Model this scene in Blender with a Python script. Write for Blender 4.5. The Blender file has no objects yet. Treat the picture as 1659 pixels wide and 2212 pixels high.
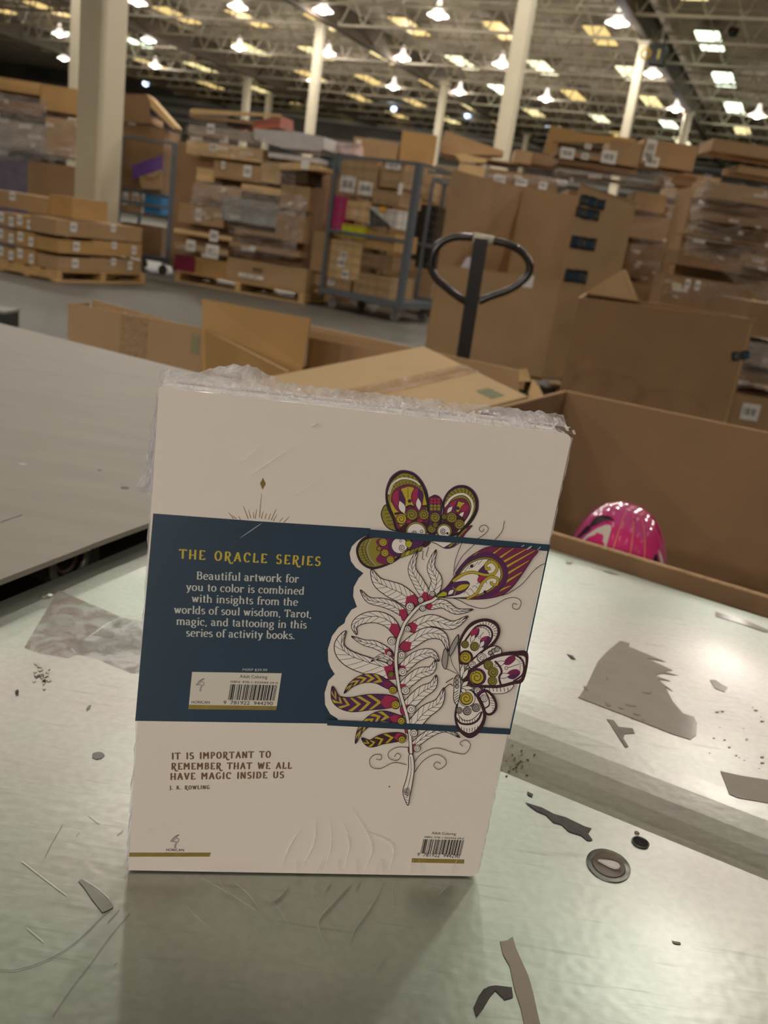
import bpy, bmesh, math, random
from math import sin, cos, pi, radians, atan2, sqrt, hypot
from mathutils import Vector as V, Matrix
from mathutils.geometry import tessellate_polygon
random.seed(7)
S = bpy.context.scene
COL = S.collection

# ---------------------------------------------------------------- camera
FPX, PITCH, ROLL, CAMZ = 1850.0, radians(17.7), radians(8.6), 1.12
FW = V((0, cos(PITCH), -sin(PITCH)))
UP0 = V((0, sin(PITCH), cos(PITCH)))
RT = V((1, 0, 0)) * cos(ROLL) + UP0 * sin(ROLL)
UP = V((-1, 0, 0)) * sin(ROLL) + UP0 * cos(ROLL)
CAM = V((0, 0, CAMZ))
cam_data = bpy.data.cameras.new('camera')
cam_data.sensor_fit = 'VERTICAL'
cam_data.sensor_height = 36.0
cam_data.lens = FPX / 2212 * 36.0
cam_data.clip_start, cam_data.clip_end = 0.02, 300
cam_data.dof.use_dof = True
cam_data.dof.focus_distance = 0.50
cam_data.dof.aperture_fstop = 12.0
cam = bpy.data.objects.new('camera', cam_data)
COL.objects.link(cam)
cam.matrix_world = Matrix(((RT.x, UP.x, -FW.x, 0), (RT.y, UP.y, -FW.y, 0), (RT.z, UP.z, -FW.z, CAMZ), (0, 0, 0, 1)))
S.camera = cam

# ---------------------------------------------------------------- world, exposure
S.view_settings.view_transform = 'Standard'
S.view_settings.look = 'None'
S.view_settings.exposure = 0.0
S.view_settings.gamma = 1.0
S.view_settings.use_curve_mapping = False
S.cycles.use_denoising = True
S.cycles.max_bounces = 6
S.cycles.adaptive_threshold = .07
S.cycles.transparent_max_bounces = 16
wd = bpy.data.worlds.new('world'); S.world = wd; wd.use_nodes = True
wd.node_tree.nodes['Background'].inputs[0].default_value = (0.9, 0.88, 0.8, 1)
wd.node_tree.nodes['Background'].inputs[1].default_value = 0.05
LAMP_POWER = 160.0
LAMP_TINT = (1.0, 0.92, 0.86)
PANEL_GLOW = 4.0
UPLIGHT = .65
REAR_BOOST = 5.2  # unseen rear lamp rows, placed and powered up to light the book's front

# ---------------------------------------------------------------- places
def ray(px, py): return RT * (px - 829.5) + UP * (1106 - py) + FW * FPX
def Z(px, py, z):
    d = ray(px, py); return CAM + d * ((z - CAMZ) / d.z)
def Y(px, py, y):
    d = ray(px, py); return CAM + d * (y / d.y)
def onplane(px, py, o, n):
    d = ray(px, py); return CAM + d * ((o - CAM).dot(n) / d.dot(n))
U1, U2 = V((.392, .920, 0)), V((.920, -.392, 0))        # the building's two axes
def uv(u, v, z): return U1 * u + U2 * v + V((0, 0, z))

# ---------------------------------------------------------------- materials
def lin(c):
    r = []
    for x in c:
        x /= 255.0
        r.append(x / 12.92 if x <= .04045 else ((x + .055) / 1.055) ** 2.4)
    return tuple(r) + (1.0,)
MATS = {}
def mat(name, rgb, rough=.7, metal=0.0, var=0.0, scale=8.0, bump=0.0, bscale=40.0, coat=0.0, emit=None, stretch=None, alpha=1.0, spec=.5, trans=0.0):
    if name in MATS: return MATS[name]
    m = bpy.data.materials.new(name); m.use_nodes = True
    nt = m.node_tree; b = nt.nodes['Principled BSDF']
    c = lin(rgb)
    b.inputs['Base Color'].default_value = c
    b.inputs['Roughness'].default_value = rough
    b.inputs['Metallic'].default_value = metal
    b.inputs['Specular IOR Level'].default_value = spec
    b.inputs['Coat Weight'].default_value = coat
    b.inputs['Coat Roughness'].default_value = .12
    b.inputs['Alpha'].default_value = alpha
    tc = nt.nodes.new('ShaderNodeTexCoord')
    vec = tc.outputs['Object']
    if stretch:
        mp = nt.nodes.new('ShaderNodeMapping'); mp.inputs['Scale'].default_value = stretch
        nt.links.new(vec, mp.inputs['Vector']); vec = mp.outputs['Vector']
    if var > 0:
        n = nt.nodes.new('ShaderNodeTexNoise'); n.inputs['Scale'].default_value = scale
        n.inputs['Detail'].default_value = 6
        nt.links.new(vec, n.inputs['Vector'])
        r = nt.nodes.new('ShaderNodeValToRGB')
        r.color_ramp.elements[0].position = .3; r.color_ramp.elements[1].position = .7
        r.color_ramp.elements[0].color = tuple(max(0, x * (1 - var)) for x in c[:3]) + (1,)
        r.color_ramp.elements[1].color = tuple(min(1, x * (1 + var)) for x in c[:3]) + (1,)
        nt.links.new(n.outputs['Fac'], r.inputs['Fac']); nt.links.new(r.outputs['Color'], b.inputs['Base Color'])
    if bump > 0:
        n2 = nt.nodes.new('ShaderNodeTexNoise'); n2.inputs['Scale'].default_value = bscale; n2.inputs['Detail'].default_value = 4
        nt.links.new(vec, n2.inputs['Vector'])
        bp = nt.nodes.new('ShaderNodeBump'); bp.inputs['Strength'].default_value = bump; bp.inputs['Distance'].default_value = .01
        nt.links.new(n2.outputs['Fac'], bp.inputs['Height']); nt.links.new(bp.outputs['Normal'], b.inputs['Normal'])
    if emit:
        b.inputs['Emission Color'].default_value = lin(emit[0]); b.inputs['Emission Strength'].default_value = emit[1]
    MATS[name] = m
    return m
def film(name, tint=(235, 232, 238), clear=.55, rough=.16, bump=.8, bscale=9.0, stretch=(1, 1, 4)):
    """stretch wrap or shrink film: mostly see-through, with wrinkled glossy highlights"""
    if name in MATS: return MATS[name]
    m = bpy.data.materials.new(name); m.use_nodes = True
    nt = m.node_tree; nt.nodes.clear()
    out = nt.nodes.new('ShaderNodeOutputMaterial')
    tr = nt.nodes.new('ShaderNodeBsdfTransparent'); tr.inputs[0].default_value = (.97, .97, .98, 1)
    pb = nt.nodes.new('ShaderNodeBsdfPrincipled'); pb.inputs['Base Color'].default_value = lin(tint)
    pb.inputs['Roughness'].default_value = rough; pb.inputs['Specular IOR Level'].default_value = 1.0
    tc = nt.nodes.new('ShaderNodeTexCoord'); mp = nt.nodes.new('ShaderNodeMapping'); mp.inputs['Scale'].default_value = stretch
    nt.links.new(tc.outputs['Object'], mp.inputs['Vector'])
    n = nt.nodes.new('ShaderNodeTexNoise'); n.inputs['Scale'].default_value = bscale; n.inputs['Detail'].default_value = 5; n.inputs['Distortion'].default_value = 1.2
    nt.links.new(mp.outputs['Vector'], n.inputs['Vector'])
    bp = nt.nodes.new('ShaderNodeBump'); bp.inputs['Strength'].default_value = bump; bp.inputs['Distance'].default_value = .05
    nt.links.new(n.outputs['Fac'], bp.inputs['Height']); nt.links.new(bp.outputs['Normal'], pb.inputs['Normal'])
    r = nt.nodes.new('ShaderNodeValToRGB')
    r.color_ramp.elements[0].position = .42; r.color_ramp.elements[1].position = .68
    lo, hi = 1 - clear - .12, 1 - clear + .3
    r.color_ramp.elements[0].color = (lo, lo, lo, 1); r.color_ramp.elements[1].color = (hi, hi, hi, 1)
    nt.links.new(n.outputs['Fac'], r.inputs['Fac'])
    mx = nt.nodes.new('ShaderNodeMixShader')
    tl = nt.nodes.new('ShaderNodeBsdfTranslucent'); tl.inputs[0].default_value = lin(tint); m2 = nt.nodes.new('ShaderNodeMixShader'); m2.inputs[0].default_value = .55
    nt.links.new(pb.outputs[0], m2.inputs[1]); nt.links.new(tl.outputs[0], m2.inputs[2])
    nt.links.new(r.outputs['Color'], mx.inputs[0]); nt.links.new(tr.outputs[0], mx.inputs[1]); nt.links.new(m2.outputs[0], mx.inputs[2])
    nt.links.new(mx.outputs[0], out.inputs[0])
    MATS[name] = m
    return m

# ---------------------------------------------------------------- mesh building
class MB:
    def __init__(s): s.v = []; s.f = []; s.m = []
    def add(s, vs, fs, mi=0):
        o = len(s.v); s.v += [V(p) for p in vs]
        for f in fs: s.f.append([i + o for i in f]); s.m.append(mi)
    def quad(s, a, b, c, d, mi=0): s.add([a, b, c, d], [(0, 1, 2, 3)], mi)
    def hexa(s, lo, hi, mi=0):
        s.add(list(lo) + list(hi), [(3, 2, 1, 0), (4, 5, 6, 7), (0, 1, 5, 4), (1, 2, 6, 5), (2, 3, 7, 6), (3, 0, 4, 7)], mi)
    def box(s, x0, y0, z0, x1, y1, z1, mi=0):
        s.hexa([(x0, y0, z0), (x1, y0, z0), (x1, y1, z0), (x0, y1, z0)], [(x0, y0, z1), (x1, y0, z1), (x1, y1, z1), (x0, y1, z1)], mi)
    def panel(s, a, b, c, d, t, mi=0):
        a, b, c, d = V(a), V(b), V(c), V(d)
        n = (c - a).cross(d - b).normalized() * (t / 2)
        s.hexa([a - n, b - n, c - n, d - n], [a + n, b + n, c + n, d + n], mi)
    def slab(s, poly, off, mi=0):
        """extrude any simple polygon by a vector"""
        poly = [V(p) for p in poly]; off = V(off); n = len(poly)
        tris = tessellate_polygon([poly])
        vs = poly + [p + off for p in poly]
        fs = [tuple(t) for t in tris] + [tuple(i + n for i in t[::-1]) for t in tris]
        fs += [(i, (i + 1) % n, (i + 1) % n + n, i + n) for i in range(n)]
        s.add(vs, fs, mi)
    def bar(s, a, b, w, h=None, mi=0, up=V((0, 0, 1))):
        a, b = V(a), V(b); h = h or w
        d = (b - a).normalized(); x = d.cross(up)
        if x.length < 1e-4: x = d.cross(V((1, 0, 0)))
        x.normalize(); y = x.cross(d)
        x *= w / 2; y *= h / 2
        s.hexa([a - x - y, a + x - y, a + x + y, a - x + y], [b - x - y, b + x - y, b + x + y, b - x + y], mi)
    def tube(s, pts, r, n=10, closed=False, mi=0):
        pts = [V(p) for p in pts]; L = len(pts); rings = []
        ref = V((.31, .17, .93))
        for i, p in enumerate(pts):
            a = pts[(i - 1) % L] if (closed or i > 0) else p
            b = pts[(i + 1) % L] if (closed or i < L - 1) else p
            d = (b - a).normalized(); x = d.cross(ref).normalized(); y = d.cross(x)
            rr = r[i] if isinstance(r, (list, tuple)) else r
            rings.append([p + (x * cos(2 * pi * k / n) + y * sin(2 * pi * k / n)) * rr for k in range(n)])
        vs = [q for g in rings for q in g]; fs = []
        for i in range(L if closed else L - 1):
            j = (i + 1) % L
            for k in range(n):
                k2 = (k + 1) % n
                fs.append((i * n + k, i * n + k2, j * n + k2, j * n + k))
        if not closed: fs += [tuple(range(n))[::-1], tuple((L - 1) * n + k for k in range(n))]
        s.add(vs, fs, mi)
    def lathe(s, prof, c, axis=V((0, 0, 1)), n=24, mi=0):
        axis = V(axis).normalized(); x = axis.orthogonal().normalized(); y = axis.cross(x); c = V(c)
        vs = [c + axis * h + (x * cos(2 * pi * k / n) + y * sin(2 * pi * k / n)) * r for (r, h) in prof for k in range(n)]
        fs = [(i * n + k, i * n + (k + 1) % n, (i + 1) * n + (k + 1) % n, (i + 1) * n + k) for i in range(len(prof) - 1) for k in range(n)]
        s.add(vs, fs, mi)
    def build(s, name, mats, parent=None, smooth=False, origin=None, world=True):
        """one mesh object; with a parent, the points are taken as world points and moved into its frame"""
        if parent is not None and world:
            inv = parent.matrix_basis.inverted() if parent.parent is None else (parent.parent.matrix_basis @ parent.matrix_basis).inverted()
            vs = [inv @ p for p in s.v]; o = None
        elif parent is None and world:
            if origin is None:
                lo = [min(p[i] for p in s.v) for i in range(3)]; hi = [max(p[i] for p in s.v) for i in range(3)]
                origin = V(((lo[0] + hi[0]) / 2, (lo[1] + hi[1]) / 2, lo[2]))
            vs = [p - V(origin) for p in s.v]
        else: vs = s.v
        me = bpy.data.meshes.new(name)
        me.from_pydata([tuple(p) for p in vs], [], s.f)
        for m in (mats if isinstance(mats, (list, tuple)) else [mats]): me.materials.append(m)
        for p, mi in zip(me.polygons, s.m):
            p.material_index = mi; p.use_smooth = smooth
        me.validate(); me.update()
        o = bpy.data.objects.new(name, me); COL.objects.link(o)
        if parent is not None: o.parent = parent
        elif world: o.location = origin
        return o
def tag(o, label=None, cat=None, group=None, kind=None):
    if label: o['label'] = label
    if cat: o['category'] = cat
    if group: o['group'] = group
    if kind: o['kind'] = kind
    return o
def thing(name, label, cat, loc, group=None):
    o = bpy.data.objects.new(name, None); COL.objects.link(o)
    o.matrix_basis = Matrix.Translation(V(loc)); o.empty_display_size = .05
    return tag(o, label, cat, group)
def struct(name, mb, m, **k): return tag(mb.build(name, m, **k), kind='structure')

def cat_spline(P, closed=False, n=8):
    P = [V(p) for p in P]; L = len(P); out = []
    if L < 3: return P
    for i in range(L if closed else L - 1):
        if closed: a, b, c, d = P[(i - 1) % L], P[i], P[(i + 1) % L], P[(i + 2) % L]
        else: a, b, c, d = P[max(i - 1, 0)], P[i], P[i + 1], P[min(i + 2, L - 1)]
        for k in range(n):
            t = k / n
            out.append(.5 * ((2 * b) + (c - a) * t + (2 * a - 5 * b + 4 * c - d) * t * t + (3 * b - a - 3 * c + d) * t ** 3))
    if not closed: out.append(P[-1])
    return out

# shared materials
KRAFT = mat('kraft board', (168, 137, 99), .75, var=.10, scale=3, bump=.05, bscale=120)
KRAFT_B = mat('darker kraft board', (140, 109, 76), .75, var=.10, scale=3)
KRAFT_C = mat('golden kraft board', (178, 140, 86), .7, var=.08, scale=3)
KRAFT_L = mat('pale kraft board', (206, 174, 124), .7, var=.08, scale=2.5, bump=.04, bscale=100)
KRAFT_E = mat('cut board edge', (196, 160, 116), .85, var=.2, scale=150)
PAPER = mat('white label paper', (225, 222, 216), .6)
INK = mat('black ink', (28, 26, 28), .6)
TAPE = film('clear packing tape', (225, 205, 170), .55, .12, .7, 30, (1, 1, 1))
WRAP = film('stretch wrap', (232, 222, 212), .80, .10, .7, 3.2, (1, 1, 6))
WRAP_D = film('milky stretch wrap', (230, 222, 216), .66, .11, .8, 3, (1, 1, 5))
GLINT = film('painted film glint', (255, 252, 248), .12, .1, .4, 60, (1, 1, 1))  # near-white film that paints sparkle on random faces and slivers
WOOD = mat('pallet wood', (196, 158, 104), .8, var=.2, scale=6, stretch=(1, 1, 8))
STEEL_G = mat('grey painted steel', (92, 98, 104), .45, var=.08, scale=10)
BLACKM = mat('black steel', (22, 22, 24), .35, var=.1, scale=12)
RUBBER = mat('grey rubber', (120, 116, 112), .6)
CREAM = mat('cream column paint', (205, 196, 170), .55, var=.05, scale=1.2)
# ================================================================ the building
m_floor = mat('polished concrete', (88, 85, 77), .5, var=.14, scale=.9, bump=.02, bscale=2)
b = MB(); b.box(-75, -42, -.3, 75, 90, 0); struct('floor', b, m_floor)
m_ceil = mat('dusty roof deck', (214, 202, 178), .85, var=.22, scale=1.3, bump=.3, bscale=6, stretch=(1.4, .35, 1))
b = MB(); b.box(-75, -42, 10.5, 75, 90, 10.8); struct('ceiling', b, m_ceil)
W0, W1 = V((-9.58, 74.54, 0)), V((1.51, 72.34, 0)); wdir = (W1 - W0).normalized(); wn = V((-wdir.y, wdir.x, 0))
m_wall = mat('dark dock wall', (104, 101, 94), .6, var=.25, scale=.5)
def wallbar(s0, s1, z0, z1, t, mi=0, mb=None, out=0):
    a, c = W0 + wdir * s0 - wn * out, W0 + wdir * s1 - wn * out
    k = wn * t
    mb.hexa([a + V((0, 0, z0)), c + V((0, 0, z0)), c + k + V((0, 0, z0)), a + k + V((0, 0, z0))], [a + V((0, 0, z1)), c + V((0, 0, z1)), c + k + V((0, 0, z1)), a + k + V((0, 0, z1))], mi)
b = MB(); wallbar(-75, 75, 0, 10.5, .4, mb=b); struct('wall_back', b, m_wall)
b = MB(); b.box(-75.3, -42, 0, -75, 90, 10.5); struct('wall_left', b, m_wall)
b = MB(); b.box(75, -42, 0, 75.3, 90, 10.5); struct('wall_right', b, m_wall)
b = MB(); b.box(-75, -42.3, 0, 75, -42, 10.5); struct('wall_front', b, mat('pale dock wall', (190, 184, 170), .8))
m_girt = mat('galvanised girt', (150, 150, 142), .4, .3)
for i, (s0, s1, z0, z1) in enumerate([(-75, 60, 9.0, 9.35), (-75, 60, 7.6, 7.85), (-75, 60, 6.7, 7.0), (-20, -4, 8.2, 8.6), (4, 14, 7.95, 8.3)]):
    b = MB(); wallbar(s0, s1, z0, z1, .3, mb=b, out=.35); struct('trim_%d' % (i + 1), b, m_girt)
for i, s in enumerate([-24.0, -12.2, .2, 10.8, 12.0, 13.2, 14.4]):
    b = MB(); wallbar(s, s + .45, 0, 7.0 if i < 3 else 6.4, .35, mb=b, out=.8); struct('wall_pillar', b, mat('pale post', (170, 164, 146), .6))

# round-shouldered steel columns on the building's grid
def column(c, w, top, cap=True):
    b = MB(); c = V(c); k = w / 2; r = k * .30
    prof = []
    for (sx, sy) in ((1, 1), (-1, 1), (-1, -1), (1, -1)):
        a0 = atan2(sy, sx)
        for t in (-.6, -.2, .2, .6):
            prof.append((sx * (k - r) + r * cos(a0 + t), sy * (k - r) + r * sin(a0 + t)))
    ring = [c + U1 * x + U2 * y for x, y in prof]
    b.slab(ring, (0, 0, top))
    if cap: b.slab([c + U1 * x * 1.5 + U2 * y * 1.5 + V((0, 0, top)) for x, y in prof], (0, 0, .12))
    b.slab([c + U1 * x * 1.35 + U2 * y * 1.35 for x, y in prof], (0, 0, .03))
    return struct('column', b, CREAM)
cA = Y(209, 440, 13.35); column((cA.x, cA.y, 0), .495, 9.7)
for u, v, w in [(20.6, -20.3, .40), (21.5, -7.5, .37), (35, -7.5, .34), (35, -21.1, .36), (48.5, -7.5, .36), (45.5, -19.6, .36), (54, -36, .4), (48.5, -34, .4), (62, -20, .36), (8, 5, .4)]:
    p = uv(u, v, 0); column((p.x, p.y, 0), w, 9.0)
# girders along one axis, open-web joists along the other
m_gird = mat('dark girder', (104, 94, 80), .7, var=.15, scale=2)
for v in (-46, -33.5, -20.6, -7.5, 5.1, 17.6):
    b = MB()
    for z, w in ((9.12, .32), (10.0, .32)): b.bar(uv(-34, v, z), uv(70, v, z), w, .08)
    b.bar(uv(-34, v, 9.56), uv(70, v, 9.56), .05, .9)
    struct('girder_beam', b, m_gird)
m_joist = mat('pale joist paint', (188, 180, 158), .6)
b = MB()
for z in (9.25, 10.3): b.bar(V((0, 0, z)), V((66, 0, z)), .09, .09)
k = 0; x = 0
while x < 65.5:
    b.bar((x, 0, 9.25), (x + .55, 0, 10.3), .05, .05); b.bar((x + .55, 0, 10.3), (x + 1.1, 0, 9.25), .05, .05); x += 1.1
first = None
rows_j = [31.9 + 6.65 * i + d for i in range(-10, 6) for d in (0, 3.3)]
ang = atan2(U2.y, U2.x)
for u in rows_j:
    if first is None:
        first = b.build('joist_beam', m_joist, world=False); first['kind'] = 'structure'; o = first
    else: o = first.copy(); COL.objects.link(o)
    p = uv(u + .3, -48, 0); o.location = p; o.rotation_euler = (0, 0, ang)

# ---------------------------------------------------------------- ceiling lights
ORD = ['first', 'second', 'third', 'fourth', 'fifth', 'sixth', 'seventh', 'eighth', 'ninth', 'tenth', 'eleventh', 'twelfth', 'thirteenth', 'fourteenth', 'fifteenth', 'sixteenth']
m_pan = [mat('panel glow warm', (240, 225, 150), .5, emit=((250, 232, 168), PANEL_GLOW * .34)),
         mat('panel glow pale', (240, 240, 190), .5, emit=((252, 244, 200), PANEL_GLOW * .42)),
         mat('panel glow green', (230, 245, 220), .5, emit=((240, 255, 226), PANEL_GLOW * .7)),
         mat('panel glow amber', (240, 200, 110), .5, emit=((246, 214, 140), PANEL_GLOW * .26))]
m_fr = mat('panel frame', (150, 146, 130), .6)
protos = {}
pv = [-18.7 + 4.3 * i for i in range(-7, 9)]
pu = [31.9 + 6.65 * i for i in range(-6, 6)]
for j, v in enumerate(pv):
    n = 0
    for i, u in enumerate(pu):
        p = uv(u, v, 10.05)
        d = (p - CAM).dot(FW)
        sx, sy = 829.5 + FPX * (p - CAM).dot(RT) / max(d, .1), 1106 - FPX * (p - CAM).dot(UP) / max(d, .1)
        seen = d > 1 and -60 < sx < 1720 and -60 < sy < 420
        if not seen and not (u < 36 and -14 < p.x < 16): continue
        h = (i * 7 + j * 13 + i * j) % 10
        kind = 0 if h < 3 else 1 if h < 7 else 2 if h < 9 else 3
        if u > 50 and v < -22: kind = 3 if h < 6 else 0
        if (j, i) in ((10, 7), (10, 8), (10, 9)): kind = 2
        n += 1
        lab = 'glowing ceiling panel pair, %s back in the %s row from the left' % (ORD[n - 1], ORD[j])
        if kind not in protos:
            r = thing('ceiling_panel_light', lab, 'ceiling light', (0, 0, 0), 'glowing ceiling panels under the roof')
            f = MB(); g = []
            for s in (-.76, .76):
                f.box(-.48, s - .66, .0, .48, s + .66, .10)
                q = MB(); q.box(-.43, s - .60, -.05, .43, s + .60, -.002); g.append(q)
            f.build('frame', m_fr, r, world=False)
            for q in g: q.build('diffuser', m_pan[kind], r, world=False)
            protos[kind] = r; o = r
        else:
            o = protos[kind].copy(); COL.objects.link(o); o['label'] = lab
            for ch in list(protos[kind].children):
                c = ch.copy(); c.parent = o; COL.objects.link(c)
        o.matrix_basis = Matrix.Translation(p) @ Matrix.Rotation(ang, 4, 'Z')
m_refl = mat('lamp reflector', (232, 226, 214), .3, emit=((255, 240, 224), 1.6))
m_bulb = mat('lamp glow', (255, 250, 240), .4, emit=((255, 246, 240), 7))
for m_ in (m_bulb, m_refl): m_.cycles.emission_sampling = 'NONE'
lr = None
lv = [-29.4, -24.1, -20, -15, -8.2, -4.3, .6, 5.2, 10]
lu = [-28.4, -20.7, 10.1, 17.8, 25.5, 33.2, 40.9, 48.6, 56.3]
spots = [(u, v) for u in lu for v in lv if not (u < 30 and v < -16)] + [(40.4, -41.3), (47.7, -40.6), (47.6, -48.2), (25.5, -24.1), (17.8, -20), (40.5, -35), (10.1, -13)]
cnt = {}
for (u, v) in spots:
    p = uv(u, v, 9.2); d = (p - CAM).dot(FW)
    sx, sy = 829.5 + FPX * (p - CAM).dot(RT) / max(d, .1), 1106 - FPX * (p - CAM).dot(UP) / max(d, .1)
    seen = d > 1 and -60 < sx < 1720 and -60 < sy < 420
    if u > 50 or (u > 30 and v > -5 and u < 45): continue
    if u > 30 and not seen: continue
    cnt[u] = cnt.get(u, 0) + 1
    ru = sorted(set(x for x, _ in spots)).index(u)
    lab = 'bright round high bay lamp, %s from the left in the %s lamp row' % (ORD[cnt[u] - 1], ORD[ru])
    if lr is None:
        lr = thing('high_bay_lamp', lab, 'lamp', (0, 0, 0), 'high bay lamps hung under the joists')
        q = MB(); q.lathe([(.06, .55), (.09, .42), (.14, .22), (.40, .02), (.42, .0), (.39, .02), (.12, .2)], (0, 0, 0), n=20); q.build('reflector', m_refl, lr, True, world=False)
        q = MB(); q.lathe([(0.001, -.12), (.12, -.09), (.2, 0), (.2, .06), (.1, .18)], (0, 0, 0), n=16); q.build('bulb', m_bulb, lr, True, world=False)
        q = MB(); q.tube([(0, 0, .5), (0, 0, 1.32)], .02, 6); q.build('hanger', m_fr, lr, world=False)
        o = lr
    else:
        o = lr.copy(); COL.objects.link(o); o['label'] = lab
        for ch in list(lr.children):
            if ch.type == 'MESH':
                c = ch.copy(); c.parent = o; COL.objects.link(c)
    o.matrix_basis = Matrix.Translation(p)
    if u < 50:
        ld = bpy.data.lights.new('lamp_light', 'AREA'); ld.shape = 'DISK'; ld.size = .5; ld.energy = LAMP_POWER * (REAR_BOOST if u < 0 else .55 if u < 15 else .85 if u < 20 else 1); ld.color = LAMP_TINT
        lo = bpy.data.objects.new('lamp_light', ld); COL.objects.link(lo); lo.location = p + V((0, 0, -.15))
        if u < 0: continue
        ld = bpy.data.lights.new('added_uplight', 'POINT'); ld.shadow_soft_size = .12; ld.energy = LAMP_POWER * UPLIGHT * (.55 if u < 15 else 1); ld.color = LAMP_TINT  # extra point light added under the lamp to brighten the ceiling
        lo = bpy.data.objects.new('added_uplight', ld); COL.objects.link(lo); lo.location = p + V((0, 0, -.34))
# small cold lamps on the far wall
for i, (px, py) in enumerate([(315, 181), (850, 235), (1010, 250), (1183, 270)]):
    p = Y(px, py, 70); q = MB(); q.lathe([(.001, -.2), (.2, -.1), (.24, .05), (.12, .2), (.001, .22)], p, n=12)
    tag(q.build('wall_lamp', mat('cold lamp glow', (220, 232, 255), .4, emit=((190, 215, 255), 5)), smooth=True), 'small bluish white lamp on the dark far wall, %s from the left' % ORD[i], 'lamp', 'cold lamps on the far wall')
# heater unit and sensor up under the roof
p = uv(33.4, -7.0, 8.3); r = thing('unit_heater', 'dark box heater with yellow fittings hung beside a column under the roof', 'heater', p)
q = MB(); q.bar(p + U2 * .1, p + U2 * .62, .5, .6); q.build('housing', BLACKM, r)
q = MB(); q.tube([p + U2 * .0 - U1 * .28 + V((0, .0, .16 * sin(t))) + U2 * (.16 * cos(t)) for t in [i * pi / 8 for i in range(16)]], .035, 8, True); q.build('duct_ring', mat('amber fitting', (220, 180, 70), .5), r)
q = MB(); q.bar(p + U2 * .40 - U1 * .27, p + U2 * .48 - U1 * .27, .06, .3); q.build('side_plate', mat('yellow plate', (225, 215, 120), .5), r)
q = MB(); q.bar(p + U2 * .4 + V((0, 0, .4)), p + U2 * .4 + V((0, 0, 2.1)), .05); q.build('hanger', m_fr, r)
p = Z(1583, 68, 10.1); r = thing('smoke_sensor', 'small dark dome sensor under the roof near the right edge', 'sensor', p)
q = MB(); q.lathe([(.001, -.22), (.16, -.16), (.22, 0), (.22, .1), (.001, .12)], p, n=14); q.build('dome', mat('dark dome', (60, 52, 46), .25), r, True)
q = MB(); q.bar(p + V((0, 0, .1)), p + V((0, 0, .4)), .05); q.build('mount', m_fr, r)
# ================================================================ steel sorting table
TZ = .74
l0, l1 = Z(0, 1300, TZ), Z(325, 1165, TZ); f0, f1 = Z(1190, 1186, TZ), Z(1659, 1336, TZ)
dl, df = (l1 - l0).normalized(), (f1 - f0).normalized()
def meet(a, da, c, dc):
    k = da.x * dc.y - da.y * dc.x
    t = ((c.x - a.x) * dc.y - (c.y - a.y) * dc.x) / k
    return a + da * t
C0 = meet(l0, dl, f0, df)
s0, s1 = Z(126, 1275, TZ), Z(1659, 1902, TZ); ds = (s1 - s0).normalized()
m = bpy.data.materials.new('worn galvanised sheet'); m.use_nodes = True; STEEL = m
nt = m.node_tree; pb = nt.nodes['Principled BSDF']
pb.inputs['Metallic'].default_value = .80
tc = nt.nodes.new('ShaderNodeTexCoord')
def noise(sc, det=5, st=(1, 1, 1), rot=0, dist=0):
    mp = nt.nodes.new('ShaderNodeMapping'); mp.inputs['Scale'].default_value = st; mp.inputs['Rotation'].default_value = (0, 0, rot)
    n = nt.nodes.new('ShaderNodeTexNoise'); n.inputs['Scale'].default_value = sc; n.inputs['Detail'].default_value = det; n.inputs['Distortion'].default_value = dist
    nt.links.new(tc.outputs['Object'], mp.inputs['Vector']); nt.links.new(mp.outputs['Vector'], n.inputs['Vector']); return n
def ramp(src, a, bb, p0=.35, p1=.65):
    r = nt.nodes.new('ShaderNodeValToRGB'); r.color_ramp.elements[0].position = p0; r.color_ramp.elements[1].position = p1
    r.color_ramp.elements[0].color = a; r.color_ramp.elements[1].color = bb; nt.links.new(src, r.inputs['Fac']); return r
def mixc(fac, a, bb, mode='MIX'):
    x = nt.nodes.new('ShaderNodeMix'); x.data_type = 'RGBA'; x.blend_type = mode
    if isinstance(fac, float): x.inputs[0].default_value = fac
    else: nt.links.new(fac, x.inputs[0])
    nt.links.new(a, x.inputs[6]); nt.links.new(bb, x.inputs[7]); return x
base = ramp(noise(3.5, 4).outputs['Fac'], lin((168, 180, 169)), lin((194, 190, 186)))
fine = ramp(noise(170, 1).outputs['Fac'], (.93, .93, .93, 1), (1, 1, 1, 1))
c1 = mixc(1.0, base.outputs[0], fine.outputs[0], 'MULTIPLY')
dirt = ramp(noise(7, 3).outputs['Fac'], (1, 1, 1, 1), (.84, .83, .82, 1), .45, .75)
c2 = mixc(1.0, c1.outputs[2], dirt.outputs[0], 'MULTIPLY')
scr = ramp(noise(16, 2, (1, 12, 1), .9).outputs['Fac'], (1, 1, 1, 1), (.84, .84, .83, 1), .62, .74)
c3 = mixc(1.0, c2.outputs[2], scr.outputs[0], 'MULTIPLY')
nt.links.new(c3.outputs[2], pb.inputs['Base Color'])
rr = ramp(noise(5, 2).outputs['Fac'], (.31, .31, .31, 1), (.40, .40, .40, 1)); nt.links.new(rr.outputs[0], pb.inputs['Roughness'])
bp = nt.nodes.new('ShaderNodeBump'); bp.inputs['Strength'].default_value = .09; bp.inputs['Distance'].default_value = .0012
nt.links.new(noise(150, 0).outputs['Fac'], bp.inputs['Height'])
bp2 = nt.nodes.new('ShaderNodeBump'); bp2.inputs['Strength'].default_value = .04; bp2.inputs['Distance'].default_value = .0012
nt.links.new(noise(40, 1, (1, 9, 1), -.5, 0).outputs['Fac'], bp2.inputs['Height']); nt.links.new(bp.outputs[0], bp2.inputs['Normal'])
nt.links.new(bp2.outputs[0], pb.inputs['Normal'])
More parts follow.
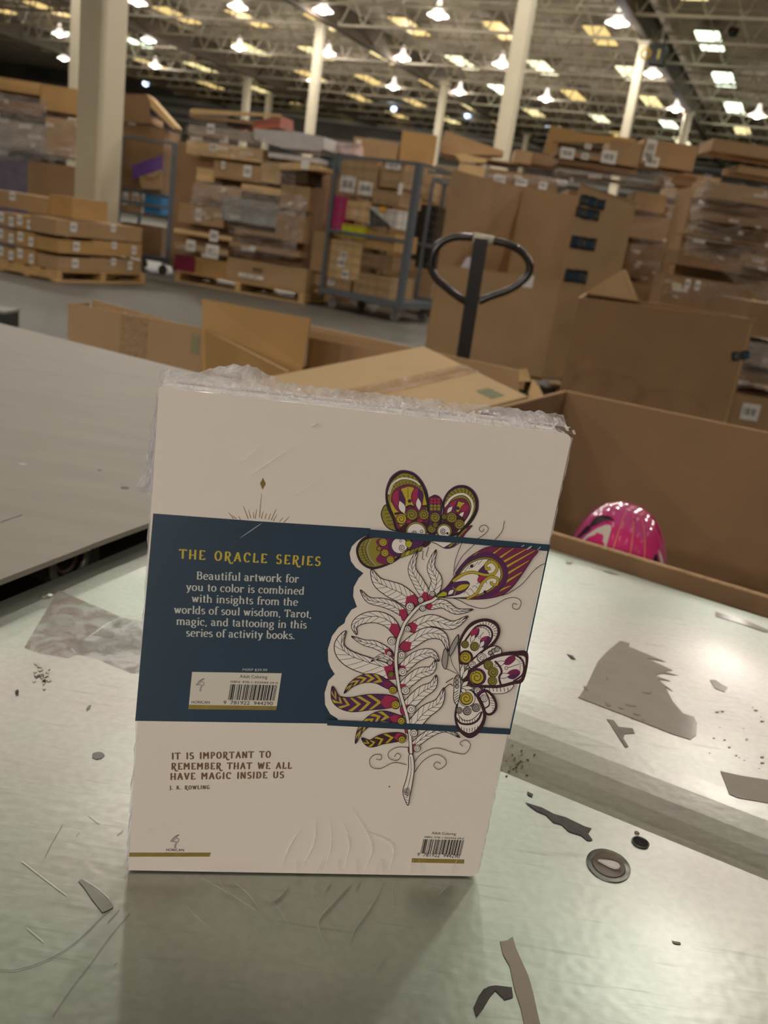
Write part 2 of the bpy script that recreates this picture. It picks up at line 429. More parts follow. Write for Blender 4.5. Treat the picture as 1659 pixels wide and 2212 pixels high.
table = thing('sorting_table', 'worn galvanised steel sorting table the shrink wrapped book stands on', 'table', (C0.x + .2, C0.y - .6, 0))
TEDGE = mat('table edge steel', (120, 122, 112), .4, .6)
# near plate lies over the far plate; the far plate dips towards the lap
sl0 = meet(s0, ds, l0, dl); R_ = 1.9
sr = sl0 + ds * R_; fr_ = C0 + df * R_; nl = l0 - dl * .95; nr = nl + ds * R_
nvec = V((-ds.y, ds.x, 0));
if nvec.dot(fr_ - sr) < 0: nvec = -nvec
q = MB()
q.slab([nl, nr, sr, sl0], (0, 0, -.0012)); q.build('near_plate', STEEL, table)
q = MB(); prof = [(0, -.020), (.015, -.0175), (.03, -.0140), (.045, -.0100), (.06, -.0065), (.08, -.0030), (.10, -.0010), (.13, 0)]
def dipw(s):
    t = max(0.0, min(1.0, (s - .10) / .30)); return t * t * (3 - 2 * t)
def on_left(d):  # point on the left edge line at distance d beyond the lap
    return meet(sl0 + nvec * d, ds, l0, dl)
for (d0, z0), (d1, z1) in zip(prof, prof[1:]):
    a, c = on_left(d0), on_left(d1)
    for k in range(24):
        k0, k1 = R_ * k / 24, R_ * (k + 1) / 24; w0, w1 = dipw(k0), dipw(k1)
        q.quad(a + ds * k0 + V((0, 0, z0 * w0)), a + ds * k1 + V((0, 0, z0 * w1)), c + ds * k1 + V((0, 0, z1 * w1)), c + ds * k0 + V((0, 0, z1 * w0)))
a = on_left(.13); q.add([a, a + ds * R_, fr_, C0], [(0, 1, 2, 3)])
fpl = q.build('far_plate', STEEL, table, smooth=True)
q = MB()
q.panel(nl + V((0, 0, -.002)), C0 + V((0, 0, -.002)), C0 + V((0, 0, -.05)), nl + V((0, 0, -.05)), .003)
q.panel(C0 + V((0, 0, -.002)), fr_ + V((0, 0, -.002)), fr_ + V((0, 0, -.05)), C0 + V((0, 0, -.05)), .003)
q.build('rolled_edge', TEDGE, table)
inn = lambda a, k: a + (nl + (fr_ - nl) * .5 - a) * k
for a in (C0, fr_, nl, nr):
    e = inn(a, .06); q = MB(); q.bar((e.x, e.y, 0), (e.x, e.y, TZ - .006), .05); q.build('leg', TEDGE, table)
q = MB(); q.bar(inn(nl, .06) + V((0, 0, -.5)), inn(nr, .06) + V((0, 0, -.5)), .03); q.bar(inn(C0, .06) + V((0, 0, -.5)), inn(fr_, .06) + V((0, 0, -.5)), .03); q.build('stretcher', TEDGE, table)
# marks on the sheet
NZ = V((0, 0, .00025))
def sheet_at(px, py, lift):
    z = 0.0
    for _ in range(8):
        p = Z(px, py, TZ + z); d = (p - sl0).dot(nvec)
        z = 0.0
        if d > 0:
            for (d0, z0), (d1, z1) in zip(prof, prof[1:]):
                if d0 <= d <= d1: z = (z0 + (z1 - z0) * (d - d0) / (d1 - d0)) * dipw((p - on_left(d)).dot(ds))
    return Z(px, py, TZ + z + lift)
def decal(name, poly, m, lift=.0003, th=.0002, label=None):
    q = MB(); q.slab([sheet_at(x, y, lift) for x, y in poly], (0, 0, th))
    o = q.build(name, m, table)
    if label: o['label'] = label
    return o
RES = mat('old tape residue', (142, 131, 116), .45, var=.06, scale=40, coat=.2)
RES2 = mat('dark tape residue', (128, 116, 106), .5, var=.2, scale=80)
SCUF = mat('black scuff', (58, 54, 50), .6, var=.3, scale=200)
GREY = mat('grey scuff', (150, 148, 142), .5, var=.1, scale=90)
CLEAR = film('clear tape film', (230, 228, 224), .82, .2, .3, 40, (1, 1, 1))
c5 = lambda L: [(1060 + x / 2.77, 1180 + y / 2.77) for x, y in L]
c4 = lambda L: [(960 + x / 2.373, 1640 + y / 2.373) for x, y in L]
c6 = lambda L: [(x / 3.813, 1080 + y / 3.813) for x, y in L]
c7 = lambda L: [(x / 3.614, 1600 + y / 3.614) for x, y in L]
decal('tape_residue', c5([(775, 565), (832, 580), (828, 602), (1050, 692), (935, 670), (1090, 742), (1040, 748), (1125, 775), (1030, 760), (985, 772), (1075, 808), (1000, 795), (1090, 868), (1045, 843), (1090, 930), (1150, 1000), (1215, 1020), (1235, 1060), (1230, 1130), (1195, 1157), (1090, 1125), (850, 1030), (525, 905), (575, 830), (640, 690), (700, 625)]), RES, label='large torn brown tape patch')
for x, y, w_, h_ in ((555, 835, 30, 28), (690, 780, 14, 20), (905, 872, 55, 10), (955, 850, 8, 30), (680, 930, 42, 30), (805, 945, 70, 14), (760, 960, 40, 14), (850, 1000, 50, 12), (900, 1035, 26, 10), (840, 1020, 14, 12)):
    decal('tear_mark', c5([(x, y), (x + w_ * .5, y + h_ * .2), (x + w_, y + h_ * .8), (x + w_ * .8, y + h_), (x + w_ * .3, y + h_ * .7)]), RES2, .0007, .0001)
decal('tape_residue', c5([(695, 1035), (735, 1040), (765, 1080), (850, 1090), (862, 1120), (800, 1122), (795, 1150), (825, 1200), (805, 1203), (745, 1110)]), RES2, label='small Y shaped tape scrap')
decal('tape_residue', c5([(1310, 800), (1345, 800), (1380, 825), (1420, 845), (1400, 872), (1340, 850)]), RES)
decal('tape_residue', c5([(1375, 1345), (1480, 1370), (1700, 1405), (1700, 1545), (1480, 1505), (1425, 1480)]), RES)
decal('tape_residue', c5([(1345, 390), (1420, 415), (1500, 430), (1680, 510), (1640, 515), (1450, 450), (1345, 420)]), RES)
decal('tape_residue', c4([(285, 935), (320, 930), (350, 910), (365, 965), (430, 1110), (455, 1200), (500, 1400), (420, 1400), (390, 1270), (360, 1180), (335, 1060), (300, 1000)]), RES, label='brown tape strip near the front')
decal('scuff_mark', c4([(415, 222), (500, 248), (560, 280), (620, 297), (720, 345), (755, 355), (735, 380), (760, 415), (735, 418), (700, 390), (640, 372), (600, 335), (560, 325), (520, 285), (470, 265)]), SCUF, .0004)
decal('scuff_mark', c4([(425, 165), (455, 180), (450, 195), (425, 182)]), SCUF, .0004)
decal('scuff_mark', c4([(150, 1270), (175, 1215), (200, 1180), (230, 1165), (262, 1160), (345, 1170), (352, 1220), (310, 1232), (262, 1185), (235, 1215), (200, 1275), (165, 1322)]), SCUF, .0004)
decal('scuff_mark', c4([(1165, 930), (1210, 940), (1212, 950), (1180, 945)]), RES2, .0004)
decal('scuff_mark', c5([(455, 645), (490, 655), (510, 678), (485, 675)]), SCUF, .0004)
decal('scuff_mark', c5([(670, 145), (720, 150), (770, 170), (720, 165)]), GREY, .0004)
decal('scuff_mark', c5([(450, 92), (495, 95), (480, 108), (455, 105)]), GREY, .0004)
for L in ([(95, 1195), (110, 1260), (200, 1250), (260, 1215), (240, 1290), (190, 1340), (120, 1350), (65, 1340)],):
    pass
rnd = random.Random(3)
for k in range(46):
    x, y = rnd.gauss(150, 60), rnd.gauss(1285, 48); s = rnd.uniform(3, 13)
    if 60 < x: decal('scuff_mark', c5([(x, y), (x + s, y + rnd.uniform(-4, 4)), (x + s * .8, y + s * .6), (x - s * .2, y + s * .5)]), SCUF if k % 3 else GREY, .0004)
for k in range(20):
    x, y = rnd.uniform(1300, 1640), rnd.uniform(960, 1330); s = rnd.uniform(8, 26)
    decal('scuff_mark', c5([(x, y), (x + s, y + rnd.uniform(-4, 6)), (x + s * .9, y + s * .35), (x + s * .1, y + s * .3)]), GREY, .0004)
q = MB(); cc = Z(1383.5, 1820, TZ + .0004); q.lathe([(.001, 0), (.0054, 0), (.0054, .0002), (.001, .0002)], cc, n=28); o = q.build('bolt_hole', mat('hole shadow black', (14, 13, 12), .9), table); o['label'] = 'dark round hole'
q = MB(); q.lathe([(.0055, 0), (.0062, .0006), (.0056, .0008)], cc, n=28); q.build('hole_rim', TEDGE, table, True)
q = MB(); cc = Z(1376, 1799, TZ + .0004); q.lathe([(.001, 0), (.0018, 0), (.0018, .0002), (.001, .0002)], cc, n=12); q.build('pit_mark', SCUF, table)
cc = Z(1314, 1870, TZ); ex = (Z(1362, 1885, TZ) - cc); ey = (Z(1318, 1838, TZ) - cc)
for nm, k, z0, z1, mm in (('weld_dimple', 1.0, .0002, .0008, GREY), ('weld_slot', .74, .0009, .0012, RES2), ('weld_bead', .5, .0013, .0024, PAPER)):
    q = MB(); q.slab([cc + ex * (k * cos(t)) + ey * (k * (sin(t) if k > .6 else .35 * sin(t) + .12 * sin(2 * t))) + V((0, 0, z0)) for t in [i * 2 * pi / 36 for i in range(36)]], (0, 0, z1 - z0)); q.build(nm, mm if k < .9 else STEEL, table, True)
decal('tape_residue', c6([(480, 742), (1000, 965), (930, 990), (860, 1022), (740, 1110), (660, 1180), (590, 1210), (585, 1235), (640, 1270), (560, 1300), (330, 1260), (200, 1215)]), film('pinkish old tape', (236, 222, 214), .78, .25, .3, 40, (1, 1, 1)), label='old clear tape piece')
decal('tape_residue', c6([(1000, 968), (930, 1000), (700, 1150), (590, 1212), (640, 1270), (800, 1310), (1080, 1425), (1190, 1420), (1190, 1000)]), CLEAR)
rnd = random.Random(11)
for k in range(26):
    x, y = 325 + rnd.gauss(0, 38), 1420 + rnd.gauss(0, 60); s = rnd.uniform(14, 40)
    if x > 400: x = 360
    decal('paint_flake', c6([(x, y), (x + s, y - s * .4), (x + s * 1.3, y + s * .2), (x + s * .5, y + s * .6)]), mat('flaked paint', (226, 228, 214), .6) if k % 7 else RES2, .0004 + .0001 * (k % 3))
for k in range(5):
    x, y = 125 + rnd.gauss(0, 18), 1580 + rnd.gauss(0, 15); s = rnd.uniform(12, 22)
    decal('paint_flake', c6([(x, y), (x + s, y - s * .4), (x + s * 1.2, y + s * .3), (x + s * .4, y + s * .6)]), RES2, .0005)
q = MB(); cc = Z(212, 1632, TZ + .0003); q.slab([cc + V((.0042 * cos(t) * (1 + .1 * sin(5 * t)), .0042 * sin(t), 0)) for t in [i * 2 * pi / 24 for i in range(24)]], (0, 0, .0002)); q.build('scuff_mark', mat('blue grey spot', (132, 134, 138), .5, var=.2, scale=300), table)
decal('scuff_mark', c6([(710, 1720), (735, 1690), (752, 1688), (740, 1712), (718, 1735)]), GREY, .0004)
decal('scuff_mark', c7([(612, 1092), (640, 1080), (880, 1275), (885, 1300), (850, 1320), (800, 1340), (720, 1240), (660, 1150)]), mat('faint grey scuff', (164, 168, 160), .5), .0004)
BRIGHT = mat('bare bright scratch', (244, 244, 236), .5)
def scratch(L, w, m=SCUF):
    w *= .6; m = BRIGHT if m is PAPER else m
    P = cat_spline([Z(x, y, TZ + .0005) for x, y in c7(L)], n=6); q = MB()
    for a, c in zip(P, P[1:]): q.bar(a, c, w, .0001)
    q.build('scratch_line', m, table)
scratch([(0, 1785), (110, 1790), (250, 1755), (430, 1680), (620, 1550), (800, 1370), (860, 1320)], .0004, RES2)
scratch([(1010, 1350), (850, 1540), (700, 1750), (560, 1930), (410, 2150)], .0003, RES2)
scratch([(490, 650), (400, 810), (350, 910)], .0003, RES2)
scratch([(930, 1320), (840, 1420)], .0004, RES2)
scratch([(915, 740), (960, 700)], .0005, RES2); scratch([(595, 740), (618, 720)], .0004, RES2); scratch([(890, 1755), (915, 1735)], .0004, RES2)
scratch([(170, 940), (300, 1040), (430, 1140), (520, 1205)], .0008, PAPER); scratch([(650, 1080), (760, 1150), (850, 1230)], .0006, PAPER); scratch([(210, 1460), (340, 1570)], .0006, PAPER); scratch([(690, 580), (780, 650)], .0006, PAPER)
# screw with washer at the table's rim
cc = Z(100, 1286, TZ + .0003); q = MB(); q.lathe([(.001, .0016), (.003, .0016), (.0058, .0008), (.0062, 0), (.001, 0)], cc, n=24); q.build('screw_washer', STEEL, table, True)
q = MB(); q.lathe([(.001, .0019), (.0010, .0019), (.0011, .0017)], cc, n=10); q.build('screw_recess', INK, table)

# ================================================================ conveyor beside the table
BZ = .765
b0, b1 = Z(0, 698, BZ), Z(430, 806, BZ); n0, n1 = Z(0, 1252, BZ), Z(325, 1128, BZ)
db, dn = (b1 - b0).normalized(), (n1 - n0).normalized()
farL, farR = b0 - db * 1.2, b1 + db * .10
nearR, nearL = n1 + dn * .12, n0 - dn * 1.2
conv = thing('belt_conveyor', 'wide grey belt conveyor running beside the steel table', 'conveyor', ((farL.x + nearR.x) / 2, (farL.y + nearR.y) / 2, 0))
BELT = mat('worn grey belt', (152, 146, 134), .5, var=.07, scale=5, stretch=(1, 5, 1), bump=.03, bscale=60)
edge = cat_spline([nearL, n0, n0 + dn * .11 + V((0, .003, 0)), n0 + dn * .2, n1 + V((0, -.002, 0)), nearR], n=5)
q = MB(); q.slab([farL] + edge + [farR], (0, 0, -.006)); q.build('belt', BELT, conv)
q = MB()
for a, c in ((farL, farR), ): q.panel(a + V((0, 0, -.012)), c + V((0, 0, -.012)), c + V((0, 0, -.16)), a + V((0, 0, -.16)), .004)
q.build('side_frame', BLACKM, conv)
q = MB(); k = V((-dn.y, dn.x, 0)); k = k if k.y > 0 else -k
q.panel(nearL + k * .09 + V((0, 0, -.02)), nearR + k * .09 + V((0, 0, -.02)), nearR + k * .09 + V((0, 0, -.3)), nearL + k * .09 + V((0, 0, -.3)), .004); q.build('inner_frame', BLACKM, conv)
rc = Z(186, 1222, .735) + k * .035
q = MB(); q.tube([rc + k * .10, rc - k * .0], .030, 24); q.build('roller', mat('roller rubber', (70, 66, 62), .45), conv, True)
q = MB(); q.tube([rc - k * .012 + dn * (.026 * cos(t)) + V((0, 0, .026 * sin(t))) for t in [i * 2 * pi / 28 for i in range(28)]], .0045, 8, True); q.build('roller_rim', mat('roller rim', (150, 146, 138), .35, .4), conv, True)
q = MB(); q.tube([rc - k * .006 + dn * (.016 * cos(t)) + V((0, 0, .016 * sin(t))) for t in [i * 2 * pi / 24 for i in range(24)]], .003, 6, True); q.build('roller_hub', mat('roller hub', (112, 92, 84), .5), conv, True)
for a in (farL + db * .3, farR - db * .05, nearL + dn * .3 + k * .12, nearR - dn * .1 + k * .12):
    q = MB(); q.bar((a.x, a.y, 0), (a.x, a.y, BZ - .02), .06); q.build('leg', BLACKM, conv)
q = MB(); w = Z(48, 1003, BZ + .0002); q.slab([w + V((-.006, .002, 0)), w + V((.006, .004, 0)), w + V((.004, -.003, 0)), w + V((-.001, -.002, 0))], (0, 0, .0003)); q.build('paper_scrap', PAPER, conv)
for x, y, r in ((270, 1054, .0055), (215, 1016, .003)):
    q = MB(); q.lathe([(.0005, .0003), (r, .0003), (r, .0001)], Z(x, y, BZ), n=14); q.build('dark_spot', mat('belt stain', (104, 98, 90), .6), conv)
a, c = Z(0, 1128, BZ + .0003), Z(48, 1112, BZ + .0003); q = MB(); q.bar(a, c, .001, .0002); q.build('belt_cut', mat('belt stain', (104, 98, 90), .6), conv)
# ================================================================ the shrink wrapped book
bl, br_ = Z(277, 1880, TZ + .0012), Z(1030, 1893, TZ + .0012)
BE = (br_ - bl).normalized(); BN = V((BE.y, -BE.x, 0))        # along the foot of the book / out of the cover
if BN.y > 0: BN = -BN
BW = (br_ - bl).length; BH = .2925
def bk(px, py, k=0):
    return onplane(px, py, bl, BN) + BN * k
THK = .026
book = thing('coloring_book', 'shrink wrapped white book with a blue band and butterfly art, upright on the table', 'book', bl + BE * (BW / 2) - BN * (THK / 2))
COVER = mat('matt white cover', (240, 229, 218), .42, var=.02, scale=6, coat=.35)
PAGES = mat('page edges', (246, 243, 243), .8, var=.06, scale=300, stretch=(1, 1, .02))
UPZ = V((0, 0, 1))
def bp_(u, d, v): return bl + BE * u - BN * d + UPZ * v
def rect_r(u0, u1, v0, v1, r, d):
    P = []
    for cx, cy, a0 in ((u1 - r, v1 - r, 0), (u0 + .0005, v1 - .0005, 90), (u0 + .0005, v0 + .0005, 180), (u1 - r, v0 + r, 270)):
        rr = r if cx == u1 - r else .0005
        for i in range(5):
            t = radians(a0 + i * 22.5); P.append(bp_(cx + rr * cos(t), d, cy + rr * sin(t)))
    return P
q = MB(); q.slab(rect_r(0, BW, 0, BH, .004, 0), -BN * .0014); q.build('back_cover', COVER, book)
for i, (d0, d1) in enumerate(((.0016, .0083), (.0090, .0165), (.0172, .0244))):
    q = MB(); q.slab(rect_r(.0006, BW - .002, .001, BH - .0015, .003, d0), -BN * (d1 - d0)); q.build('page_block', PAGES, book)
q = MB(); q.slab(rect_r(0, BW, 0, BH - .0016, .004, .0083), -BN * .0007); q.slab(rect_r(0, BW, 0, BH - .0016, .004, .0165), -BN * .0007); q.build('inner_cover', COVER, book)
q = MB(); q.slab(rect_r(0, BW, 0, BH, .004, .0246), -BN * .0014); q.build('front_cover', COVER, book)

# --- print: polygons and strokes laid on the cover in thin layers
C_LINE = mat('print black', (48, 36, 42), .5); C_PURP = mat('print purple', (88, 44, 92), .5); C_MAG = mat('print magenta', (128, 44, 86), .5)
C_CRIM = mat('print crimson', (172, 50, 88), .5); C_YEL = mat('print mustard', (196, 176, 56), .5); C_OLI = mat('print olive', (150, 138, 56), .5)
C_WHT = mat('print paper white', (244, 235, 226), .5); C_MAR = mat('print maroon', (74, 36, 46), .5); C_GRAY = mat('print grey', (168, 160, 154), .5); C_LIME = mat('print lime', (186, 186, 40), .5)
PAL = [C_LINE, C_PURP, C_MAG, C_CRIM, C_YEL, C_OLI, C_WHT, C_MAR, C_GRAY, C_LIME]
LN, PU, MG, CR, YE, OL, WH, MR, GY, LI = range(10)
class Ink:
    """flat ink: every shape lies a hair above the one before it"""
    def __init__(s, k0, step=4e-6): s.q = MB(); s.k = k0; s.st = step
    def fill(s, P, c, smooth=True, n=6):
        P = [V((x, y, 0)) for x, y in P]
        if smooth: P = cat_spline(P, True, n)
        s.k += s.st
        W = [bk(p.x, p.y, s.k) for p in P]
        s.q.add(W, [tuple(t) for t in tessellate_polygon([[V((p.x, p.y, 0)) for p in P]])], c)
        return P
    def line(s, P, w, c=LN, smooth=True, closed=False, taper=False, n=6):
        P = [V((p[0], p[1], 0)) for p in P]
        if smooth and len(P) > 2: P = cat_spline(P, closed, n)
        if closed: P = P + [P[0]]
        s.k += s.st * .5
        L = len(P); a = []; b = []
        for i, p in enumerate(P):
            d = P[min(i + 1, L - 1)] - P[max(i - 1, 0)]
            if closed and i in (0, L - 1): d = P[1] - P[-2]
            if d.length < 1e-6: d = V((1, 0, 0))
            d.normalize(); m = V((-d.y, d.x, 0))
            ww = w[0] + (w[1] - w[0]) * i / (L - 1) if isinstance(w, tuple) else w
            if taper: ww *= .25 + .75 * sin(pi * min(1, i / (L - 1) * 1.0))
            a.append(p + m * ww / 2); b.append(p - m * ww / 2)
        W = [bk(p.x, p.y, s.k) for p in a + b]
        s.q.add(W, [(i, i + 1, L + i + 1, L + i) for i in range(L - 1)], c)
    def shape(s, P, c, w=1.6, lc=LN):
        P = s.fill(P, c); s.line([(p.x, p.y) for p in P], w, lc, False, True)
    def disc(s, x, y, r, c, w=0, lc=LN, ry=None):
        P = [(x + r * cos(t), y + (ry or r) * sin(t)) for t in [i * 2 * pi / 20 for i in range(20)]]
        s.fill(P, c, False)
        if w: s.line(P, w, lc, False, True)
    def spiral(s, x, y, r, c=WH, w=1.2, turns=1.9, a0=0.5, lc=LN):
        if c is not None: s.disc(x, y, r, c, w, lc)
        P = [(x + r * (1 - .86 * t) * cos(a0 + turns * 2 * pi * t), y + r * (1 - .86 * t) * sin(a0 + turns * 2 * pi * t)) for t in [i / 26 for i in range(27)]]
        s.line(P, w, lc, False)
    def lens(s, a, b, w, c, lw=1.2):
        ax, ay = a; bx, by = b; dx, dy = bx - ax, by - ay; L = hypot(dx, dy); nx, ny = -dy / L, dx / L
        P = [(ax + dx * t + nx * w / 2 * sin(pi * t), ay + dy * t + ny * w / 2 * sin(pi * t)) for t in [i / 8 for i in range(9)]]
        P += [(ax + dx * t - nx * w / 2 * sin(pi * t), ay + dy * t - ny * w / 2 * sin(pi * t)) for t in [1 - i / 8 for i in range(1, 8)]]
        s.fill(P, c, False); s.line(P, lw, LN, False, True)
    def leaf(s, M, w, c=WH, nv=9, lw=1.7, w2=None, chev=None, sheath=CR, disc=True, side=1):
        w2 = (w2 or w) * 1.35; w *= 1.35
        k = min(STM, key=lambda q: hypot(q[0] - M[0][0], q[1] - M[0][1] - 6))
        if disc: M = [(M[0][0] * .35 + k[0] * .65, M[0][1] * .35 + k[1] * .65 + 2)] + list(M)
        M = cat_spline([V((x, y, 0)) for x, y in M], n=10); L = len(M)
        A = []; B = []; D = []
        for i, p in enumerate(M):
            t = i / (L - 1); d = (M[min(i + 1, L - 1)] - M[max(i - 1, 0)]).normalized(); m = V((-d.y, d.x, 0))
            pr = (sin(pi * min(1, t * .94 + .06)) ** .75) * (1 - t * .25) if t < 1 else 0
            A.append(p + m * w * pr); B.append(p - m * w2 * pr); D.append(d)
        O = [(p.x, p.y) for p in A + B[::-1]]
        s.fill(O, c, False)
        if chev is not None:
            for j in range(1, nv):
                i = int(L * (.18 + .72 * j / nv)); i2 = min(L - 2, i + max(2, int(L * .36 / nv))); sh = max(2, int(L * .10))
                for E in (A, B):
                    s.fill([(M[i].x, M[i].y), (E[min(i + sh, L - 1)].x, E[min(i + sh, L - 1)].y), (E[min(i2 + sh, L - 1)].x, E[min(i2 + sh, L - 1)].y), (M[i2].x, M[i2].y)], chev, False)
        else:
            for j in range(1, nv + 1):
                i = int((L - 2) * (.12 + .80 * j / nv)); sh = max(2, int(L * .12))
                for E in (A, B):
                    e = E[min(i + sh, L - 1)]; k = M[i].lerp(e, .5) + D[i] * (-.6)
                    s.line([(M[i].x, M[i].y), (k.x, k.y), (e.x, e.y)], .9, LN, True, n=3)
            s.line([(p.x, p.y) for p in M], (1.5, .8), LN, False)
        if sheath is not None:
            h = max(3, int(L * .27))
            s.fill([(p.x, p.y) for p in A[:h]] + [(M[h + 2].x, M[h + 2].y)] + [(p.x, p.y) for p in B[:h][::-1]], sheath, False)
        s.line(O, lw, LN, False, True)
        e = M[-max(2, L // 9)]; s.line([(e.x, e.y), (M[-1].x, M[-1].y)], (2.6, .8), LN, False)
    def done(s, name, label=None):
        o = s.q.build(name, PAL, book)
        if label: o['label'] = label
        return o
T = lambda L: [(800 + x / 6.381, 1000 + y / 6.379) for x, y in L]
FA = lambda L: [(700 + x / 6.381, 1200 + y / 6.379) for x, y in L]
FB = lambda L: [(690 + x / 6.381, 1400 + y / 6.379) for x, y in L]
RB = lambda L: [(930 + x / 7.541, 1320 + y / 7.539) for x, y in L]
EF = lambda L: [(930 + x / 6.144, 1140 + y / 6.145) for x, y in L]
K3 = lambda L: [(680 + x / 3.19, 980 + y / 3.19) for x, y in L]
K5 = lambda L: [(680 + x / 3.19, 1380 + y / 3.19) for x, y in L]
def t1(f, x, y): return f([(x, y)])[0]

STM = [(955, 1275), (935, 1293), (918, 1300), (902, 1309), (886, 1326), (873, 1344), (866, 1362), (859, 1380), (856, 1400), (854, 1420), (855, 1440), (858, 1464), (862, 1488), (870, 1516), (878, 1544), (882, 1567), (885, 1590), (887, 1632)]
# gold sunburst peeping out above the band
ink = Ink(.00012); GOLD = len(PAL); PAL.append(mat('print gold', (150, 122, 66), .4, .3))
K1 = lambda L: [(280 + x / 3.318, 780 + y / 3.318) for x, y in L]
for a, c2 in [((710, 1085), (745, 1130)), ((735, 1105), (765, 1130)), ((815, 1040), (850, 1130)), ((852, 1062), (868, 1125)), ((910, 1060), (900, 1130)), ((885, 1080), (890, 1125)), ((955, 1078), (945, 1130)), ((980, 1090), (970, 1130)), ((1050, 1058), (1015, 1140)), ((1010, 1090), (995, 1135)), ((1055, 1100), (1030, 1145)), ((1145, 1115), (1105, 1155)), ((1100, 1120), (1075, 1150)), ((945, 950), (930, 1120)), ((835, 1090), (850, 1130)), ((780, 1110), (795, 1135))]:
    ink.line(K1([a, c2]), (.7, 1.6), GOLD, False)
ink.fill([(568, 1032), (574, 1045), (567, 1057), (561.5, 1044)], GOLD, False)
ink.done('sunburst_print')

# blue band: panel with a scalloped right side, two thin straps and a hairline at the fore edge
BLUE = mat('band navy', (42, 64, 84), .42, var=.05, scale=12, coat=.45)
scal = [(800, 1157), (788, 1158), (772, 1168), (760, 1180), (755, 1195), (758, 1212), (768, 1226), (785, 1238), (775, 1248), (764, 1268), (762.7, 1288), (771, 1311), (759, 1317), (747, 1335), (744, 1346), (731, 1355), (717, 1374), (708, 1403), (709, 1428), (714, 1442), (723, 1456), (709, 1470), (701, 1497), (702, 1522), (713, 1542), (729, 1552)]
q = MB()
P = [(331, 1109), (560, 1126), (800, 1141)] + scal + [(729, 1563), (500, 1560), (292, 1557)]
W = [bk(x, y, .00006) for x, y in P]
q.slab(W, BN * .00005); q.build('belly_band', BLUE, book)
q = MB(); q.slab([bl + BE * -.0004 + BN * .0001 + UPZ * v for v in (0,)] + [bl - BE * .0004 + BN * .0001 + UPZ * .001, bl - BE * .0004 - BN * THK + UPZ * .001], BE * .0001)

ink = Ink(.0002)
# ---- upper butterfly
ink.shape(T([(220, 580), (165, 640), (152, 730), (200, 850), (290, 920), (400, 920), (300, 740)]), OL, 2.2)
for y in (650, 700, 750, 800, 850): ink.line(T([(190 + (y - 650) * .25, y), (270 + (y - 650) * .3, y - 10)]), 1, LN, False)
ink.shape(T([(400, 960), (300, 760), (225, 590), (212, 380), (270, 220), (370, 125), (470, 103), (600, 140), (710, 250), (780, 390), (802, 520), (802, 760), (792, 960)]), LN, 1)
ink.line(T([(215, 400), (272, 222), (372, 128), (470, 106), (600, 143), (708, 252), (778, 392)]), 3.2, PU)
ink.shape(T([(420, 950), (330, 740), (250, 540), (238, 400), (292, 255), (400, 158), (480, 138), (600, 178), (700, 300), (745, 420), (772, 560), (782, 950)]), OL, 1)
for i in range(10):
    a = radians(200 + i * 15); ink.line(T([(500 + 235 * cos(a), 400 + 235 * sin(a)), (500 + 185 * cos(a + .1), 400 + 185 * sin(a + .1))]), 1.3, LN, False)
ink.line(T([(252, 430), (300, 300), (400, 222), (500, 212), (610, 244), (680, 300)]), (5.2, 3), WH)
ink.line(T([(246, 470), (290, 320), (400, 245), (520, 232), (650, 290)]), .9)
for i in range(13):
    a = radians(188 + i * 13); ink.line(T([(505 + 215 * cos(a), 440 + 190 * sin(a)), (505 + 185 * cos(a), 440 + 155 * sin(a))]), 1, LN, False)
ink.shape(T([(420, 945), (320, 730), (290, 560), (300, 430), (360, 350), (450, 305), (540, 296), (650, 340), (720, 430), (752, 570), (772, 940)]), MG, 1.2)
ink.fill(T([(272, 520), (300, 560), (350, 640), (420, 690), (490, 700), (480, 820), (430, 890), (350, 760), (290, 630)]), YE)
ink.fill(T([(740, 420), (778, 570), (718, 590)]), YE, False)
ink.shape(T([(420, 368), (470, 338), (530, 322), (602, 345), (570, 420), (565, 500), (604, 605), (540, 590), (480, 620), (480, 500)]), YE, 1)
ink.line(T([(515, 335), (520, 480)]), .9)
ink.fill(T([(300, 450), (345, 392), (388, 390), (388, 500), (385, 590), (330, 540)]), CR); ink.fill(T([(388, 392), (432, 385), (470, 480), (478, 560), (400, 520)]), PU)
ink.fill(T([(578, 440), (615, 360), (662, 368), (655, 490), (604, 560)]), CR); ink.fill(T([(660, 368), (722, 402), (716, 520), (690, 545), (655, 480)]), PU)
ink.disc(*t1(T, 540, 522), 3.6, PU, 1)
ink.lens(t1(T, 400, 515), t1(T, 470, 700), 15, WH); ink.lens(t1(T, 655, 475), t1(T, 672, 655), 12, WH)
ink.line(T([(490, 615), (545, 588), (610, 610)]), 4.5, MR); ink.line(T([(330, 700), (400, 690), (450, 710)]), 5, MR); ink.line(T([(700, 600), (745, 590), (785, 600)]), 4, MR)
ink.fill(T([(400, 900), (480, 830), (560, 800), (650, 760), (720, 800), (782, 830), (782, 950), (420, 950)]), MR)
for x, y, r in ((422, 770, 11.5), (568, 712, 12.5), (735, 712, 11.5)): ink.spiral(*t1(T, x, y), r, OL if x != 422 else YE, 1.3)
ink.fill(T([(640, 790), (690, 765), (720, 800), (680, 820)]), CR); ink.fill(T([(500, 800), (545, 785), (560, 815), (510, 830)]), CR)
ink.disc(*t1(T, 630, 950), 23, OL, 1.4); ink.disc(*t1(T, 630, 958), 20, WH, 1.1); ink.spiral(*t1(T, 605, 965), 7, None, 1.4); ink.disc(*t1(T, 705, 940), 3, WH, 1.2)
ink.shape(T([(802, 505), (850, 455), (900, 443), (960, 480), (992, 560), (975, 700), (950, 830), (900, 970), (800, 970), (806, 700)]), PU, 2)
for y, c in ((500, CR), (540, CR), (590, OL), (630, OL)):
    for x in (840, 890, 940): ink.disc(*t1(T, x, y), 4.2, c, .9)
